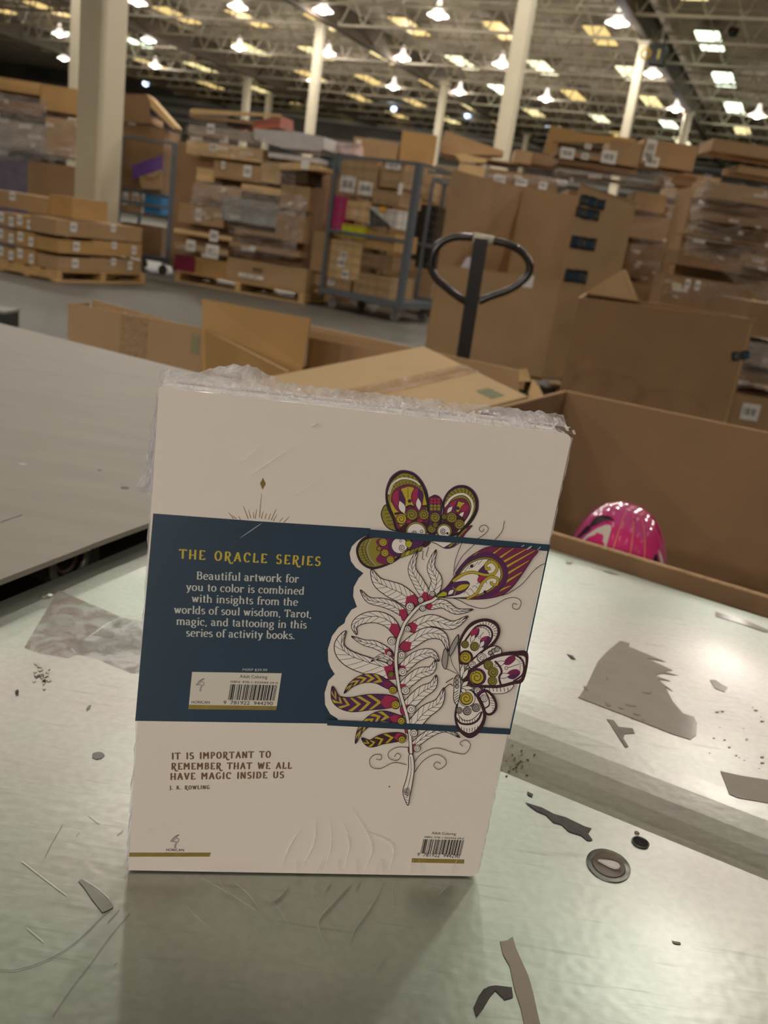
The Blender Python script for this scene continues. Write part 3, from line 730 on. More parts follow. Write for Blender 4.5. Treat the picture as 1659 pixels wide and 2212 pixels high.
for x, y, r in ((888, 748, 11), (842, 908, 9), (890, 850, 6)): ink.spiral(*t1(T, x, y), r, OL, 1.2)
ink.shape(T([(1000, 520), (1060, 405), (1150, 330), (1240, 306), (1340, 322), (1430, 395), (1482, 510), (1480, 640), (1420, 770), (1330, 880), (1200, 990), (950, 985), (960, 820), (1000, 660)]), LN, 1)
ink.line(T([(1003, 515), (1062, 407), (1150, 333), (1240, 309), (1340, 325), (1428, 397), (1479, 512), (1476, 640)]), 3, PU)
ink.shape(T([(1015, 560), (1070, 430), (1155, 358), (1240, 335), (1330, 352), (1405, 420), (1445, 520), (1440, 640), (1380, 760), (1290, 870), (1180, 960), (980, 960), (985, 820), (1020, 670)]), OL, 1)
for i in range(11):
    a = radians(185 + i * 17); ink.line(T([(1240 + 205 * cos(a), 530 + 195 * sin(a)), (1240 + 150 * cos(a + .15), 540 + 130 * sin(a + .15))]), 1.2, LN, False)
ink.line(T([(1030, 600), (1100, 490), (1200, 432), (1300, 432), (1380, 500), (1405, 600), (1370, 720), (1290, 840), (1200, 940)]), 4.6, WH)
ink.line(T([(1040, 620), (1110, 510), (1200, 452), (1290, 452), (1362, 515), (1385, 600), (1350, 715), (1270, 830)]), 1.2)
ink.shape(T([(1020, 640), (1080, 555), (1160, 500), (1240, 482), (1310, 500), (1362, 580), (1355, 690), (1290, 800), (1180, 950), (985, 950), (1000, 820)]), MG, 1.1)
ink.fill(T([(1090, 560), (1160, 515), (1190, 520), (1150, 600), (1120, 620)]), CR); ink.fill(T([(1250, 590), (1320, 570), (1350, 610), (1300, 660), (1250, 640)]), CR); ink.fill(T([(1190, 520), (1215, 540), (1190, 640), (1140, 640)]), PU)
ink.shape(T([(1205, 530), (1250, 535), (1300, 550), (1250, 600), (1215, 670), (1180, 650)]), YE, .9); ink.disc(*t1(T, 1205, 620), 3.2, MR, .8)
ink.lens(t1(T, 1130, 590), t1(T, 1052, 690), 9, WH); ink.lens(t1(T, 1290, 665), t1(T, 1205, 765), 9, WH)
ink.fill(T([(1000, 790), (1090, 700), (1180, 690), (1260, 740), (1300, 800), (1180, 950), (985, 950)]), MR)
for x, y, r in ((1115, 750, 11.5), (1222, 842, 11), (1012, 735, 6)): ink.spiral(*t1(T, x, y), r, OL, 1.2)
ink.disc(*t1(T, 1015, 935), 16.5, OL, 1.3); ink.disc(*t1(T, 1012, 938), 13.5, WH, 1); ink.spiral(*t1(T, 1000, 935), 7, None, 1.5); ink.disc(*t1(T, 1060, 965), 2.6, LN)
ink.shape(T([(1400, 858), (1310, 892), (1240, 960), (1180, 1020), (1260, 1020), (1310, 960)]), MG, 1.6); ink.line(T([(1320, 900), (1260, 960), (1200, 1030)]), 3, OL)
ink.shape(T([(860, 1070), (930, 1120), (1010, 1165), (1090, 1168), (1170, 1130), (1230, 1060)]), WH, 1.8); ink.fill(T([(1010, 1162), (1090, 1110), (1170, 1060), (1225, 1060), (1160, 1130), (1080, 1166)]), PU); ink.line(T([(1080, 1150), (1140, 1100), (1190, 1060)]), 4, OL)
# lower left wing and body
ink.shape(K3([(285, 660), (318, 592), (380, 560), (520, 545), (720, 560), (760, 600), (735, 640), (690, 665), (620, 690), (545, 742), (450, 782), (380, 790), (312, 745)]), LN, 1.5)
ink.fill(K3([(300, 665), (330, 605), (390, 580), (500, 570), (640, 580), (660, 640), (600, 680), (530, 735), (450, 768), (385, 775), (325, 738)]), OL)
ink.line(K3([(345, 600), (325, 650), (345, 720), (390, 770)]), 1.2); ink.line(K3([(385, 585), (360, 650), (380, 720), (420, 768)]), 2.2, C_GRAY and GY); ink.line(K3([(372, 590), (348, 650), (368, 722), (408, 770)]), 1.2)
for i in range(7): ink.line(K3([(300 + i * 4, 640 + i * 20), (345 + i * 5, 640 + i * 17)]), .9, LN, False)
ink.fill(K3([(420, 600), (480, 575), (560, 575), (540, 640), (550, 720), (480, 760), (420, 730), (450, 670)]), MG)
for x, y, r in ((468, 608, 9), (480, 682, 8.5), (518, 728, 8.5), (440, 650, 5)): ink.spiral(*t1(K3, x, y), r, YE, 1.1)
ink.disc(*t1(K3, 575, 635), 22, PU, 1); ink.disc(*t1(K3, 582, 630), 17, WH, 1); ink.spiral(*t1(K3, 600, 645), 8, None, 1.4); ink.disc(*t1(K3, 590, 598), 2.4, WH, 1); ink.shape(K3([(625, 605), (655, 598), (672, 620), (650, 645), (628, 632)]), LI, 1)
ink.fill(K3([(680, 570), (760, 580), (720, 640), (660, 660), (670, 610)]), PU)
for x0 in (590, 620, 650, 680, 705): ink.lens(t1(K3, x0, 715 - (x0 - 590) * .35), t1(K3, x0 + 35, 672 - (x0 - 590) * .35), 8, OL if x0 != 620 else LI, 1)
ink.shape(K3([(745, 630), (790, 580), (795, 610), (760, 640)]), MR, 1)
ink.line(K3([(715, 670), (745, 668), (738, 720), (752, 728)]), 1.3, LN, False); ink.line(K3([(782, 640), (765, 700), (778, 706)]), 1.3, LN, False)
# ---- feather leaves
W = Ink
def calyx_disc(x, y, r, c=WH): ink.spiral(x, y, r, c, 1.2, 1.8, random.uniform(0, 6))
ink.leaf(FA([(1210, 620), (1040, 500), (900, 440), (740, 350), (648, 180)]), 14, WH, 9, 1.8, 17)
ink.leaf(FA([(1090, 790), (950, 690), (800, 640), (610, 600), (495, 462)]), 8.5, WH, 9, 1.6)
ink.leaf(FA([(1000, 1040), (900, 900), (720, 830), (520, 860), (410, 960), (448, 1082)]), 9.5, WH, 9, 1.7, 12)
ink.leaf(FA([(870, 1310), (700, 1220), (540, 1185), (372, 1100)]), 7, WH, 7, 1.5)
ink.leaf(FA([(960, 1560), (640, 1470), (350, 1360), (235, 1220), (300, 1025)]), 9, WH, 11, 1.9, 22)
ink.leaf(FA([(930, 1440), (800, 1370), (640, 1450)]), 4.5, WH, 5, 1.3)
ink.leaf(FB([(950, 500), (780, 410), (600, 410), (440, 490), (335, 612)]), 8, PU, 6, 1.5, chev=YE, sheath=MG)
ink.leaf(FB([(960, 730), (680, 740), (420, 770), (230, 700), (175, 510)]), 15, PU, 7, 1.7, 13, chev=YE, sheath=CR)
ink.leaf(FB([(1060, 960), (860, 920), (700, 980), (560, 1120), (492, 1302)]), 9, PU, 6, 1.5, chev=YE, sheath=CR)
ink.leaf(FB([(1080, 1210), (860, 1240), (690, 1300), (575, 1222)]), 9, MR, 5, 1.5, chev=YE, sheath=CR)
ink.leaf([(918, 1283), (903, 1256), (889, 1225), (901, 1186)], 10, WH, 10, 1.5)
ink.leaf([(933, 1285), (942, 1252), (930, 1222), (941, 1185)], 10, WH, 10, 1.5)
ink.leaf([(928, 1306), (955, 1302), (985, 1318), (1021, 1314)], 8, WH, 10, 1.6)
ink.leaf([(893, 1352), (930, 1338), (975, 1348), (1010, 1328)], 11, WH, 10, 1.7)
ink.leaf([(878, 1392), (920, 1366), (955, 1372), (967, 1405)], 11, WH, 10, 1.8)
ink.leaf([(868, 1442), (898, 1416), (930, 1408), (947, 1426)], 10, WH, 9, 1.6)
ink.leaf([(868, 1482), (902, 1453), (930, 1444), (940, 1422)], 10, WH, 9, 1.6)
ink.leaf([(876, 1527), (908, 1494), (933, 1478), (941, 1455)], 11, WH, 9, 1.7)
ink.leaf([(886, 1570), (917, 1535), (946, 1515), (958, 1482)], 12, WH, 9, 1.8)
ink.leaf([(890, 1610), (925, 1582), (960, 1572), (992, 1590)], 7, WH, 9, 1.5)
# stem
ink.line(STM, 8.5, LN); ink.line(STM, 5.5, WH)
ink.shape(K5([(645, 790), (672, 790), (682, 880), (668, 990), (648, 1090), (638, 1135), (612, 1080), (604, 1030), (625, 960), (642, 880)]), WH, 1.8)
ink.fill(K5([(606, 1030), (640, 1010), (655, 1040), (640, 1075), (618, 1060)]), GY)
for i in range(5): ink.line(K5([(608 + i * 5, 1040 + i * 18), (642 - i * 1, 1050 + i * 17)]), 1, LN, False)
ink.line(K5([(655, 800), (660, 900), (640, 1000), (622, 1050)]), 1.1)
for x, y, r, c in [(884, 1307, 9, WH), (907, 1293, 6.5, WH), (933, 1280, 6, WH), (911, 1311, 6.5, WH), (880, 1355, 7, WH), (845, 1381, 9, WH), (865, 1408, 7.5, WH), (840, 1408, 5.5, WH), (841, 1428, 5.5, WH), (867, 1411, 8, WH), (868, 1448, 9, WH), (874, 1488, 9, WH), (887, 1528, 9.5, WH), (893, 1580, 8.5, WH), (899, 1613, 7.5, WH), (843, 1453, 6.5, OL), (848, 1487, 8.5, YE), (853, 1519, 9, YE), (866, 1553, 8, YE), (867, 1593, 8, YE)]:
    calyx_disc(x, y, r, c)
# ---- curls and feelers
for P in (K5([(630, 855), (540, 840), (450, 880), (390, 870), (375, 820), (410, 785), (455, 790), (450, 820), (420, 815)]), K5([(640, 735), (560, 735), (505, 770), (510, 810), (560, 825), (590, 795), (565, 775), (545, 800)]),
          K5([(680, 840), (730, 780), (830, 740), (950, 770), (1030, 778), (1068, 720), (1035, 685), (995, 705), (1015, 728)]), K5([(685, 905), (740, 830), (820, 785), (885, 805), (900, 850), (850, 887), (815, 860), (835, 835), (862, 848)]),
          T([(1465, 1030), (1585, 945), (1612, 880), (1565, 838), (1505, 860), (1490, 908), (1530, 930), (1555, 890)]), K3([(1235, 585), (1285, 525), (1300, 455)]), K3([(1010, 600), (965, 720), (950, 830)]), K3([(1095, 615), (1010, 700), (955, 800)]),
          EF([(200, 890), (360, 940), (500, 1010), (680, 1052), (850, 1000), (1000, 920), (1125, 912), (1190, 970), (1150, 1060), (1080, 1045), (1085, 985), (1135, 1000)]), EF([(870, 890), (1020, 850), (1200, 730), (1350, 560), (1450, 480), (1520, 458)])):
    ink.line(P, 1.3)
# ---- eye feather
ink.shape(EF([(60, 895), (200, 770), (330, 590), (450, 420), (600, 310), (760, 238), (1000, 240), (1395, 270), (1330, 400), (1200, 600), (1080, 760), (960, 860), (800, 910), (600, 930), (400, 920), (200, 895)]), MG, 1.6)
for a, c2, w in [((790, 350), (930, 245), 7), ((885, 395), (1090, 255), 7.5), ((955, 435), (1260, 265), 8), ((985, 505), (1370, 285), 8), ((1000, 595), (1290, 420), 8), ((980, 705), (1200, 570), 8), ((900, 815), (1050, 750), 7), ((520, 385), (620, 305), 4)]:
    P = EF([a, c2]); ink.line(P, (w * .75, w * .35), LN, False); ink.line(P, (w * .62, w * .2), YE, False)
ink.line(EF([(330, 600), (450, 450), (600, 360), (760, 330), (900, 400), (985, 520), (985, 660), (920, 770), (800, 860), (640, 905)]), 8, PU)
ink.shape(EF([(110, 885), (300, 680), (450, 480), (600, 392), (740, 372), (860, 418), (935, 520), (945, 640), (880, 740), (760, 835), (600, 895), (400, 915)]), OL, 1.3)
ink.shape(EF([(130, 885), (320, 670), (460, 500), (600, 418), (735, 398), (845, 440), (908, 530), (915, 635), (855, 725), (745, 812), (590, 875), (400, 905)]), WH, 1.1)
ink.fill(EF([(700, 470), (760, 400), (720, 520), (760, 590), (640, 640), (620, 560)]), PU); ink.fill(EF([(640, 620), (760, 610), (780, 640), (680, 720), (610, 690)]), CR)
for y in range(5): ink.line(EF([(380 + y * 60, 590 - y * 30), (440 + y * 60, 520 - y * 30)]), 1, LN); ink.line(EF([(520 + y * 55, 900 - y * 45), (460 + y * 60, 830 - y * 40), (430 + y * 55, 850 - y * 40)]), 1, LN)
for P, w in (([(285, 690), (420, 600), (550, 572), (720, 608), (830, 590), (872, 500), (800, 430), (725, 465), (730, 530), (785, 515)], 5.2), ([(470, 925), (600, 850), (680, 710), (780, 635), (875, 655), (865, 735), (800, 728), (795, 690)], 4.6)):
    ink.line(EF(P), w + 1.8, LN); ink.line(EF(P), w, YE)
ink.shape(EF([(60, 895), (250, 735), (330, 702), (470, 690), (505, 740), (430, 830), (300, 880)]), PU, 1.2)
ink.shape(EF([(325, 785), (400, 732), (505, 735), (440, 800), (350, 822)]), YE, 1); ink.lens(t1(EF, 220, 870), t1(EF, 300, 800), 9, WH, 1); ink.line(EF([(280, 770), (325, 810), (300, 870)]), 2.6, OL); ink.shape(EF([(70, 893), (150, 830), (205, 840), (200, 880), (130, 893)]), LI, 1)
ink.disc(*t1(EF, 535, 490), 3.8, MR); ink.disc(*t1(EF, 710, 832), 3.6, MR)
# ---- right butterfly
for P in (RB([(440, 355), (430, 480), (310, 705), (300, 600), (360, 460)]), RB([(218, 585), (272, 680), (240, 910), (185, 860), (175, 760)])): ink.shape(P, GY, 1.6)
ink.line(RB([(440, 355), (440, 600), (470, 1020)]), 1.6); ink.line(RB([(310, 705), (350, 850), (440, 985)]), 1.2); ink.line(RB([(240, 910), (330, 950), (420, 995)]), 1.2)
ink.line(RB([(235, 1140), (300, 1095), (360, 1060)]), 1.8); ink.line(RB([(215, 1230), (300, 1160), (350, 1190)]), 1.8)
ink.shape(RB([(890, 1215), (1310, 1165), (1285, 1255), (1170, 1310), (1000, 1312), (930, 1285)]), WH, 1.5)
for x in range(940, 1300, 60): ink.line(RB([(x, 1215), (x + 10, 1285 - abs(x - 1100) * .08)]), 1.4, LN, False)
ink.shape(RB([(740, 1380), (880, 1250), (1000, 1335), (1065, 1480), (1045, 1600), (950, 1665), (860, 1610)]), MR, 1.5); ink.fill(RB([(780, 1380), (880, 1290), (975, 1360), (1030, 1480), (1012, 1580), (945, 1630), (880, 1590)]), WH)
ink.line(RB([(850, 1560), (940, 1500), (930, 1380), (880, 1290)]), 3, MR); ink.spiral(*t1(RB, 855, 1390), 8, WH, 1.2)
for i in range(6): ink.line(RB([(950 + i * 8, 1380 + i * 40), (1015 + i * 2, 1400 + i * 38)]), 1.2, LN, False)
ink.shape(RB([(445, 640), (462, 450), (530, 300), (640, 170), (780, 110), (920, 103), (1050, 160), (1112, 270), (1090, 400), (1000, 530), (830, 650), (650, 800), (470, 830)]), MR, 1.5)
ink.shape(RB([(470, 620), (492, 450), (600, 270), (750, 165), (900, 140), (1030, 200), (1075, 290), (1050, 400), (960, 510), (800, 630), (640, 760), (485, 800)]), WH, 1)
for i in range(11):
    a = radians(225 + i * 16); ink.line(RB([(880 + 190 * cos(a), 310 + 165 * sin(a)), (880 + 135 * cos(a), 315 + 118 * sin(a))]), 1.3, LN, False)
ink.line(RB([(520, 500), (600, 380), (720, 235), (850, 205), (955, 260), (990, 360), (950, 470), (850, 590)]), 4.2, MR)
ink.line(RB([(700, 270), (820, 235), (920, 290), (950, 370)]), 2, GY)
for i in range(8):
    a = radians(225 + i * 20); ink.line(RB([(820 + 140 * cos(a), 350 + 130 * sin(a)), (820 + 112 * cos(a), 350 + 100 * sin(a))]), 1, LN, False)
ink.fill(RB([(640, 370), (660, 280), (770, 250), (775, 320), (700, 400)]), CR); ink.fill(RB([(700, 400), (775, 270), (770, 350), (720, 410)]), PU)
ink.fill(RB([(790, 450), (850, 390), (930, 380), (960, 420), (880, 540), (820, 560)]), PU); ink.fill(RB([(800, 440), (860, 390), (910, 385), (870, 450)]), CR)
ink.lens(t1(RB, 640, 480), t1(RB, 705, 350), 9, WH); ink.lens(t1(RB, 790, 565), t1(RB, 860, 450), 9, WH); ink.line(RB([(790, 390), (850, 310)]), 1); ink.disc(*t1(RB, 780, 400), 2.6, WH, 1)
for x, y, r in ((548, 512), (702, 545)) and ((548, 512, 8), (702, 545, 9.5)): ink.spiral(*t1(RB, x, y), r, OL, 1.2)
ink.disc(*t1(RB, 560, 725), 16, MR); ink.spiral(*t1(RB, 553, 728), 12.5, YE, 1.4); ink.disc(*t1(RB, 495, 690), 2.4, YE, 1)
ink.shape(RB([(560, 900), (700, 740), (830, 640), (950, 560), (1060, 540), (1132, 600), (1110, 680), (900, 780), (640, 880)]), WH, 1.6)
for x, y, r in ((815, 730, 10), (660, 845, 8), (960, 650, 5), (1010, 615, 5), (1065, 590, 5.5), (990, 690, 4)): ink.spiral(*t1(RB, x, y), r, WH, 1.3)
ink.shape(RB([(490, 1080), (620, 930), (900, 740), (1130, 660), (1350, 630), (1565, 660), (1500, 1085), (1330, 1155), (1100, 1212), (900, 1212), (700, 1195)]), MR, 1.6)
ink.shape(RB([(600, 1060), (700, 920), (930, 780), (1150, 700), (1400, 688), (1530, 740), (1470, 1045), (1300, 1120), (1080, 1172), (900, 1172), (700, 1160)]), WH, 1)
ink.line(RB([(1300, 660), (1440, 730), (1500, 830), (1480, 1000), (1330, 1110)]), 4, MR); ink.line(RB([(1360, 740), (1430, 800), (1440, 900), (1430, 980)]), 1.6, GY)
for i in range(8): ink.line(RB([(1400 + i * 14, 690 + i * 32), (1460 + i * 6, 680 + i * 34)]), 1.3, LN, False)
ink.fill(RB([(1170, 820), (1240, 720), (1340, 690), (1362, 760), (1260, 845)]), MG); ink.fill(RB([(1230, 990), (1290, 930), (1390, 915), (1445, 975), (1340, 1010)]), MG); ink.fill(RB([(1240, 1050), (1300, 1000), (1440, 985), (1340, 1075)]), PU)
ink.lens(t1(RB, 1020, 860), t1(RB, 1200, 790), 11, WH); ink.lens(t1(RB, 1080, 1040), t1(RB, 1280, 1000), 11, WH); ink.line(RB([(1240, 890), (1420, 830)]), 1.2); ink.disc(*t1(RB, 1215, 895), 3.2, WH, 1.2)
ink.line(RB([(1030, 780), (1110, 870), (1140, 960), (1100, 1050), (1130, 1170)]), 4.5, MR)
for x, y, r in ((925, 845, 10), (1000, 960, 11), (990, 1105, 10)): ink.spiral(*t1(RB, x, y), r, OL, 1.2)
ink.disc(*t1(RB, 745, 1040), 19.5, PU); ink.spiral(*t1(RB, 735, 1045), 15.5, YE, 1.6); ink.disc(*t1(RB, 700, 965), 2.8, YE, 1.1)
ink.shape(RB([(460, 1290), (405, 1500), (380, 1700), (440, 1900), (600, 2025), (740, 1970), (855, 1800), (882, 1620), (810, 1420), (700, 1290)]), MR, 1.6)
ink.shape(RB([(470, 1320), (430, 1500), (405, 1690), (460, 1860), (600, 1950), (720, 1900), (815, 1770), (840, 1630), (770, 1440), (680, 1320)]), WH, 1)
ink.line(RB([(400, 1700), (480, 1790), (640, 1800), (760, 1730), (820, 1600)]), 4.5, MR); ink.line(RB([(430, 1640), (520, 1740), (660, 1730), (790, 1610)]), 1.6)
for i in range(8): ink.line(RB([(440 + i * 45, 1830 + 40 * sin(i * .45)), (450 + i * 42, 1900 + 36 * sin(i * .45))]), 1.3, LN, False)
for i in range(8): ink.line(RB([(450 + i * 42, 1690 + 40 * sin(i * .4)), (460 + i * 42, 1750 + 36 * sin(i * .4))]), 1.2, LN, False)
for x, y, r in ((450, 1580, 7), (580, 1590, 9), (725, 1535, 9), (650, 1480, 5)): ink.spiral(*t1(RB, x, y), r, GY, 1.2)
ink.disc(*t1(RB, 575, 1380), 18, WH, 1.3); ink.spiral(*t1(RB, 565, 1385), 14, YE, 1.5); ink.spiral(*t1(RB, 745, 1260), 8, WH, 1.4); ink.line(RB([(720, 1340), (840, 1240)]), 5, PU)
for a, c2 in (((480, 1060), (520, 820)), ((500, 1080), (600, 900)), ((490, 1200), (600, 1100)), ((480, 1210), (690, 1220)), ((480, 1230), (560, 1290))): ink.lens(t1(RB, *a), t1(RB, *c2), 9, WH, 1.4)
ink.shape(RB([(430, 1000), (470, 1080), (470, 1260), (420, 1480), (360, 1400), (365, 1250), (370, 1080)]), WH, 1.8)
for y in (1050, 1120, 1190): ink.spiral(*t1(RB, 415, y), 4.5, WH, 1.2)
for y in range(1250, 1450, 40): ink.line(RB([(370, y + 50), (440, y)]), 1.4, LN, False)
ink.done('butterfly_feather_print', 'butterflies and feather drawn in black, purple, mustard and crimson')

# straps of the band run over the drawing
q = MB(); K = .0018
for P in ([(798, 1141), (1000, 1158), (1185.5, 1174), (1183, 1188), (1000, 1171), (798, 1158)], [(706, 1551), (900, 1560), (1102, 1571), (1099, 1583), (900, 1573), (706, 1563)], [(1183, 1176), (1186, 1176), (1100, 1583), (1097, 1583)]):
    q.slab([bk(x, y, K) for x, y in P], BN * .0001)
o = q.build('band_strap', BLUE, book)

# --- lettering: pen-stroke letters, thick on the uprights and thin across
def arc(cx, cy, rx, ry, a0, a1, n=12): return [(cx + rx * cos(radians(a0 + (a1 - a0) * i / n)), cy + ry * sin(radians(a0 + (a1 - a0) * i / n))) for i in range(n + 1)]
def st(x, y1, y0=0, top='l', bot='b'):
    s = [[(x, y1), (x, y0)]]
    if top == 'l': s.append([(x - .17, y1 - .04), (x + .04, y1 - .01)])
    if bot == 'b': s.append([(x - .17, y0 + .03), (x + .18, y0 + .03)])
    return s
LOW = {
 'a': (.92, [arc(.36, .72, .26, .26, 165, 20) + [(.64, .66), (.64, .15), (.72, .03), (.86, .05)], arc(.38, .28, .27, .27, 70, 330)]),
 'b': (1.0, st(.2, 1.5, .05, bot='') + [arc(.5, .48, .34, .49, 150, -150)]), 'c': (.84, [arc(.47, .49, .37, .5, 45, 315), [(.70, .80), (.72, .70)]]),
 'd': (1.02, st(.76, 1.5, 0, bot='') + [[(.76, .03), (.95, .03)], arc(.45, .48, .35, .49, 35, 325)]), 'e': (.88, [[(.12, .54), (.80, .54)] , arc(.46, .49, .36, .5, 8, 315)]),
 'f': (.58, [arc(.52, 1.22, .24, .28, 30, 180) + [(.28, .03)], [(.06, .97), (.56, .97)], [(.10, .03), (.48, .03)]]),
 'g': (.94, [arc(.42, .62, .30, .36, 0, 360, 18), arc(.44, -.22, .36, .25, 100, -250, 18), [(.30, .24), (.2, .12), (.3, .03), (.62, .0)], [(.68, .86), (.88, .92)]]),
 'h': (1.08, st(.2, 1.5) + [arc(.52, .62, .31, .35, 165, 0) + [(.83, .03)], [(.66, .03), (1.0, .03)]]), 'i': (.46, st(.24, .97) + [arc(.24, 1.36, .05, .05, 0, 360, 8)]),
 'k': (1.0, st(.2, 1.5) + [[(.80, .97), (.25, .42)], [(.42, .56), (.82, .03)], [(.64, .95), (.94, .95)], [(.68, .03), (1.0, .03)]]), 'l': (.46, st(.24, 1.5)),
 'm': (1.6, st(.2, .97) + [arc(.5, .62, .29, .35, 165, 0) + [(.79, .03)], [(.64, .03), (.94, .03)], arc(1.09, .62, .29, .35, 165, 0) + [(1.38, .03)], [(1.22, .03), (1.54, .03)]]),
 'n': (1.08, st(.2, .97) + [arc(.52, .62, .31, .35, 165, 0) + [(.83, .03)], [(.66, .03), (1.0, .03)]]), 'o': (.94, [arc(.47, .49, .37, .49, 0, 360, 20)]),
 'r': (.76, st(.2, .97) + [arc(.5, .62, .29, .33, 160, 55), arc(.62, .84, .05, .05, 0, 360, 8)]), 's': (.72, [arc(.36, .74, .23, .23, 30, 250) + arc(.36, .25, .26, .25, 70, -150)]),
 't': (.60, [[(.28, 1.3), (.28, .2)] + arc(.42, .2, .14, .17, 180, 310, 6), [(.04, .95), (.54, .95)]]), 'u': (1.06, [[(.22, .95), (.22, .35)] + arc(.5, .33, .28, .31, 180, 340), [(.80, .95), (.80, .03)], [(.04, .94), (.22, .94)], [(.62, .94), (.80, .94)], [(.80, .03), (.98, .03)]]),
 'v': (.92, [[(.14, .95), (.46, .02)], [(.80, .95), (.46, .02)], [(0, .95), (.30, .95)], [(.62, .95), (.94, .95)]]), 'w': (1.3, [[(.14, .95), (.40, .02)], [(.66, .90), (.40, .02)], [(.64, .95), (.90, .02)], [(1.16, .95), (.90, .02)], [(0, .95), (.30, .95)], [(1.0, .95), (1.3, .95)]]),
 'y': (.92, [[(.14, .95), (.48, .04)], [(.80, .95), (.40, -.28), (.24, -.42), (.10, -.36)], [(0, .95), (.30, .95)], [(.62, .95), (.94, .95)]]),
 'B': (1.16, st(.26, 1.42, 0) + [[(.1, 1.39), (.6, 1.39)] + arc(.6, 1.08, .28, .31, 90, -90) + [(.26, .77)], arc(.62, .40, .36, .37, 90, -90) + [(.1, .03)]]), 'T': (1.12, [[(.55, 1.4), (.55, .03)], [(.08, 1.38), (1.02, 1.38)], [(.08, 1.4), (.06, 1.08)], [(1.02, 1.4), (1.04, 1.08)], [(.36, .03), (.74, .03)]]),
 ',': (.4, [[(.18, .1), (.2, -.02), (.1, -.22)]]), '.': (.4, [arc(.17, .07, .05, .05, 0, 360, 8)]), ' ': (.48, []),
}
def fl(x, y, d=.09): return [(x - d, y), (x + d, y)]
CAPS = {
 'T': (.95, [[(.45, 1), (.45, 0)], [(.05, .97), (.85, .97)], [(.05, 1), (.05, .85)], [(.85, 1), (.85, .85)], fl(.45, .02)]), 'H': (1.0, [[(.15, 1), (.15, 0)], [(.80, 1), (.80, 0)], [(.15, .45), (.80, .45)], fl(.15, .98), fl(.15, .02), fl(.8, .98), fl(.8, .02)]),
 'E': (.82, [[(.18, 1), (.18, 0)], [(.1, .97), (.68, .97)], [(.18, .45), (.55, .45)], [(.1, .03), (.70, .03)], [(.68, 1), (.66, .86)], [(.70, 0), (.72, .16)]]), 'O': (1.0, [arc(.48, .5, .37, .49, 0, 360, 22)]),
 'R': (.95, [[(.18, 1), (.18, 0)], [(.1, .97), (.45, .97)] + arc(.45, .72, .25, .25, 90, -90, 8) + [(.18, .46)], [(.42, .46), (.62, .1), (.80, -.22), (1.02, -.26), (1.12, -.1)], fl(.18, .02)]),
 'A': (.98, [[(.48, 1), (.1, 0)], [(.48, 1), (.86, 0)], [(.22, .34), (.74, .34)], fl(.1, .02, .07), fl(.86, .02, .07)]), 'C': (.92, [arc(.5, .5, .38, .49, 45, 315, 16), [(.77, .9), (.78, .72)]]), 'L': (.78, [[(.18, 1), (.18, 0)], [(.1, .03), (.66, .03)], [(.66, 0), (.68, .2)], fl(.18, .98)]),
 'S': (.78, [arc(.38, .74, .25, .25, 25, 250, 10) + arc(.38, .26, .28, .26, 70, -155, 10)]), 'I': (.40, [[(.18, 1), (.18, 0)], fl(.18, .98), fl(.18, .02)]), 'J': (.5, [[(.3, 1), (.3, .05), (.2, -.18), (.0, -.2)], fl(.3, .98)]),
 'M': (1.15, [[(.14, 1), (.14, 0)], [(.14, 1), (.52, .4)], [(.92, 1), (.52, .4)], [(.92, 1), (.92, 0)], fl(.14, .02), fl(.92, .02)]), 'P': (.85, [[(.18, 1), (.18, 0)], [(.1, .97), (.42, .97)] + arc(.42, .7, .27, .27, 90, -90, 8) + [(.18, .43)], fl(.18, .02)]), 'N': (1.0, [[(.15, 1), (.15, 0)], [(.15, 1), (.80, 0)], [(.80, 1), (.80, 0)], fl(.15, .02), fl(.8, .98)]),
 'B': (.86, [[(.18, 1), (.18, 0)], [(.1, .97), (.42, .97)] + arc(.42, .76, .22, .21, 90, -90, 8) + [(.18, .55)], arc(.44, .29, .27, .26, 90, -90, 8) + [(.1, .03)]]), 'W': (1.3, [[(.1, 1), (.36, 0)], [(.62, .9), (.36, 0)], [(.62, .9), (.88, 0)], [(1.14, 1), (.88, 0)], fl(.1, .98), fl(1.14, .98)]), 'V': (.95, [[(.1, 1), (.46, 0)], [(.84, 1), (.46, 0)], fl(.1, .98), fl(.84, .98)]),
 'G': (1.0, [arc(.5, .5, .38, .49, 45, 330, 16) + [(.82, .42), (.6, .42)]]), 'D': (1.0, [[(.18, 1), (.18, 0)], [(.1, .97), (.4, .97)] + arc(.4, .5, .42, .47, 90, -90, 12) + [(.1, .03)]]), 'U': (.98, [[(.15, 1), (.15, .35)] + arc(.46, .33, .31, .32, 180, 360, 10) + [(.77, 1)], fl(.15, .98), fl(.77, .98)]), 'K': (.92, [[(.18, 1), (.18, 0)], [(.75, 1), (.2, .45)], [(.35, .58), (.8, 0)], fl(.18, .02)]), '.': (.35, [arc(.14, .05, .04, .04, 0, 360, 6)]), ' ': (.62, []),
}
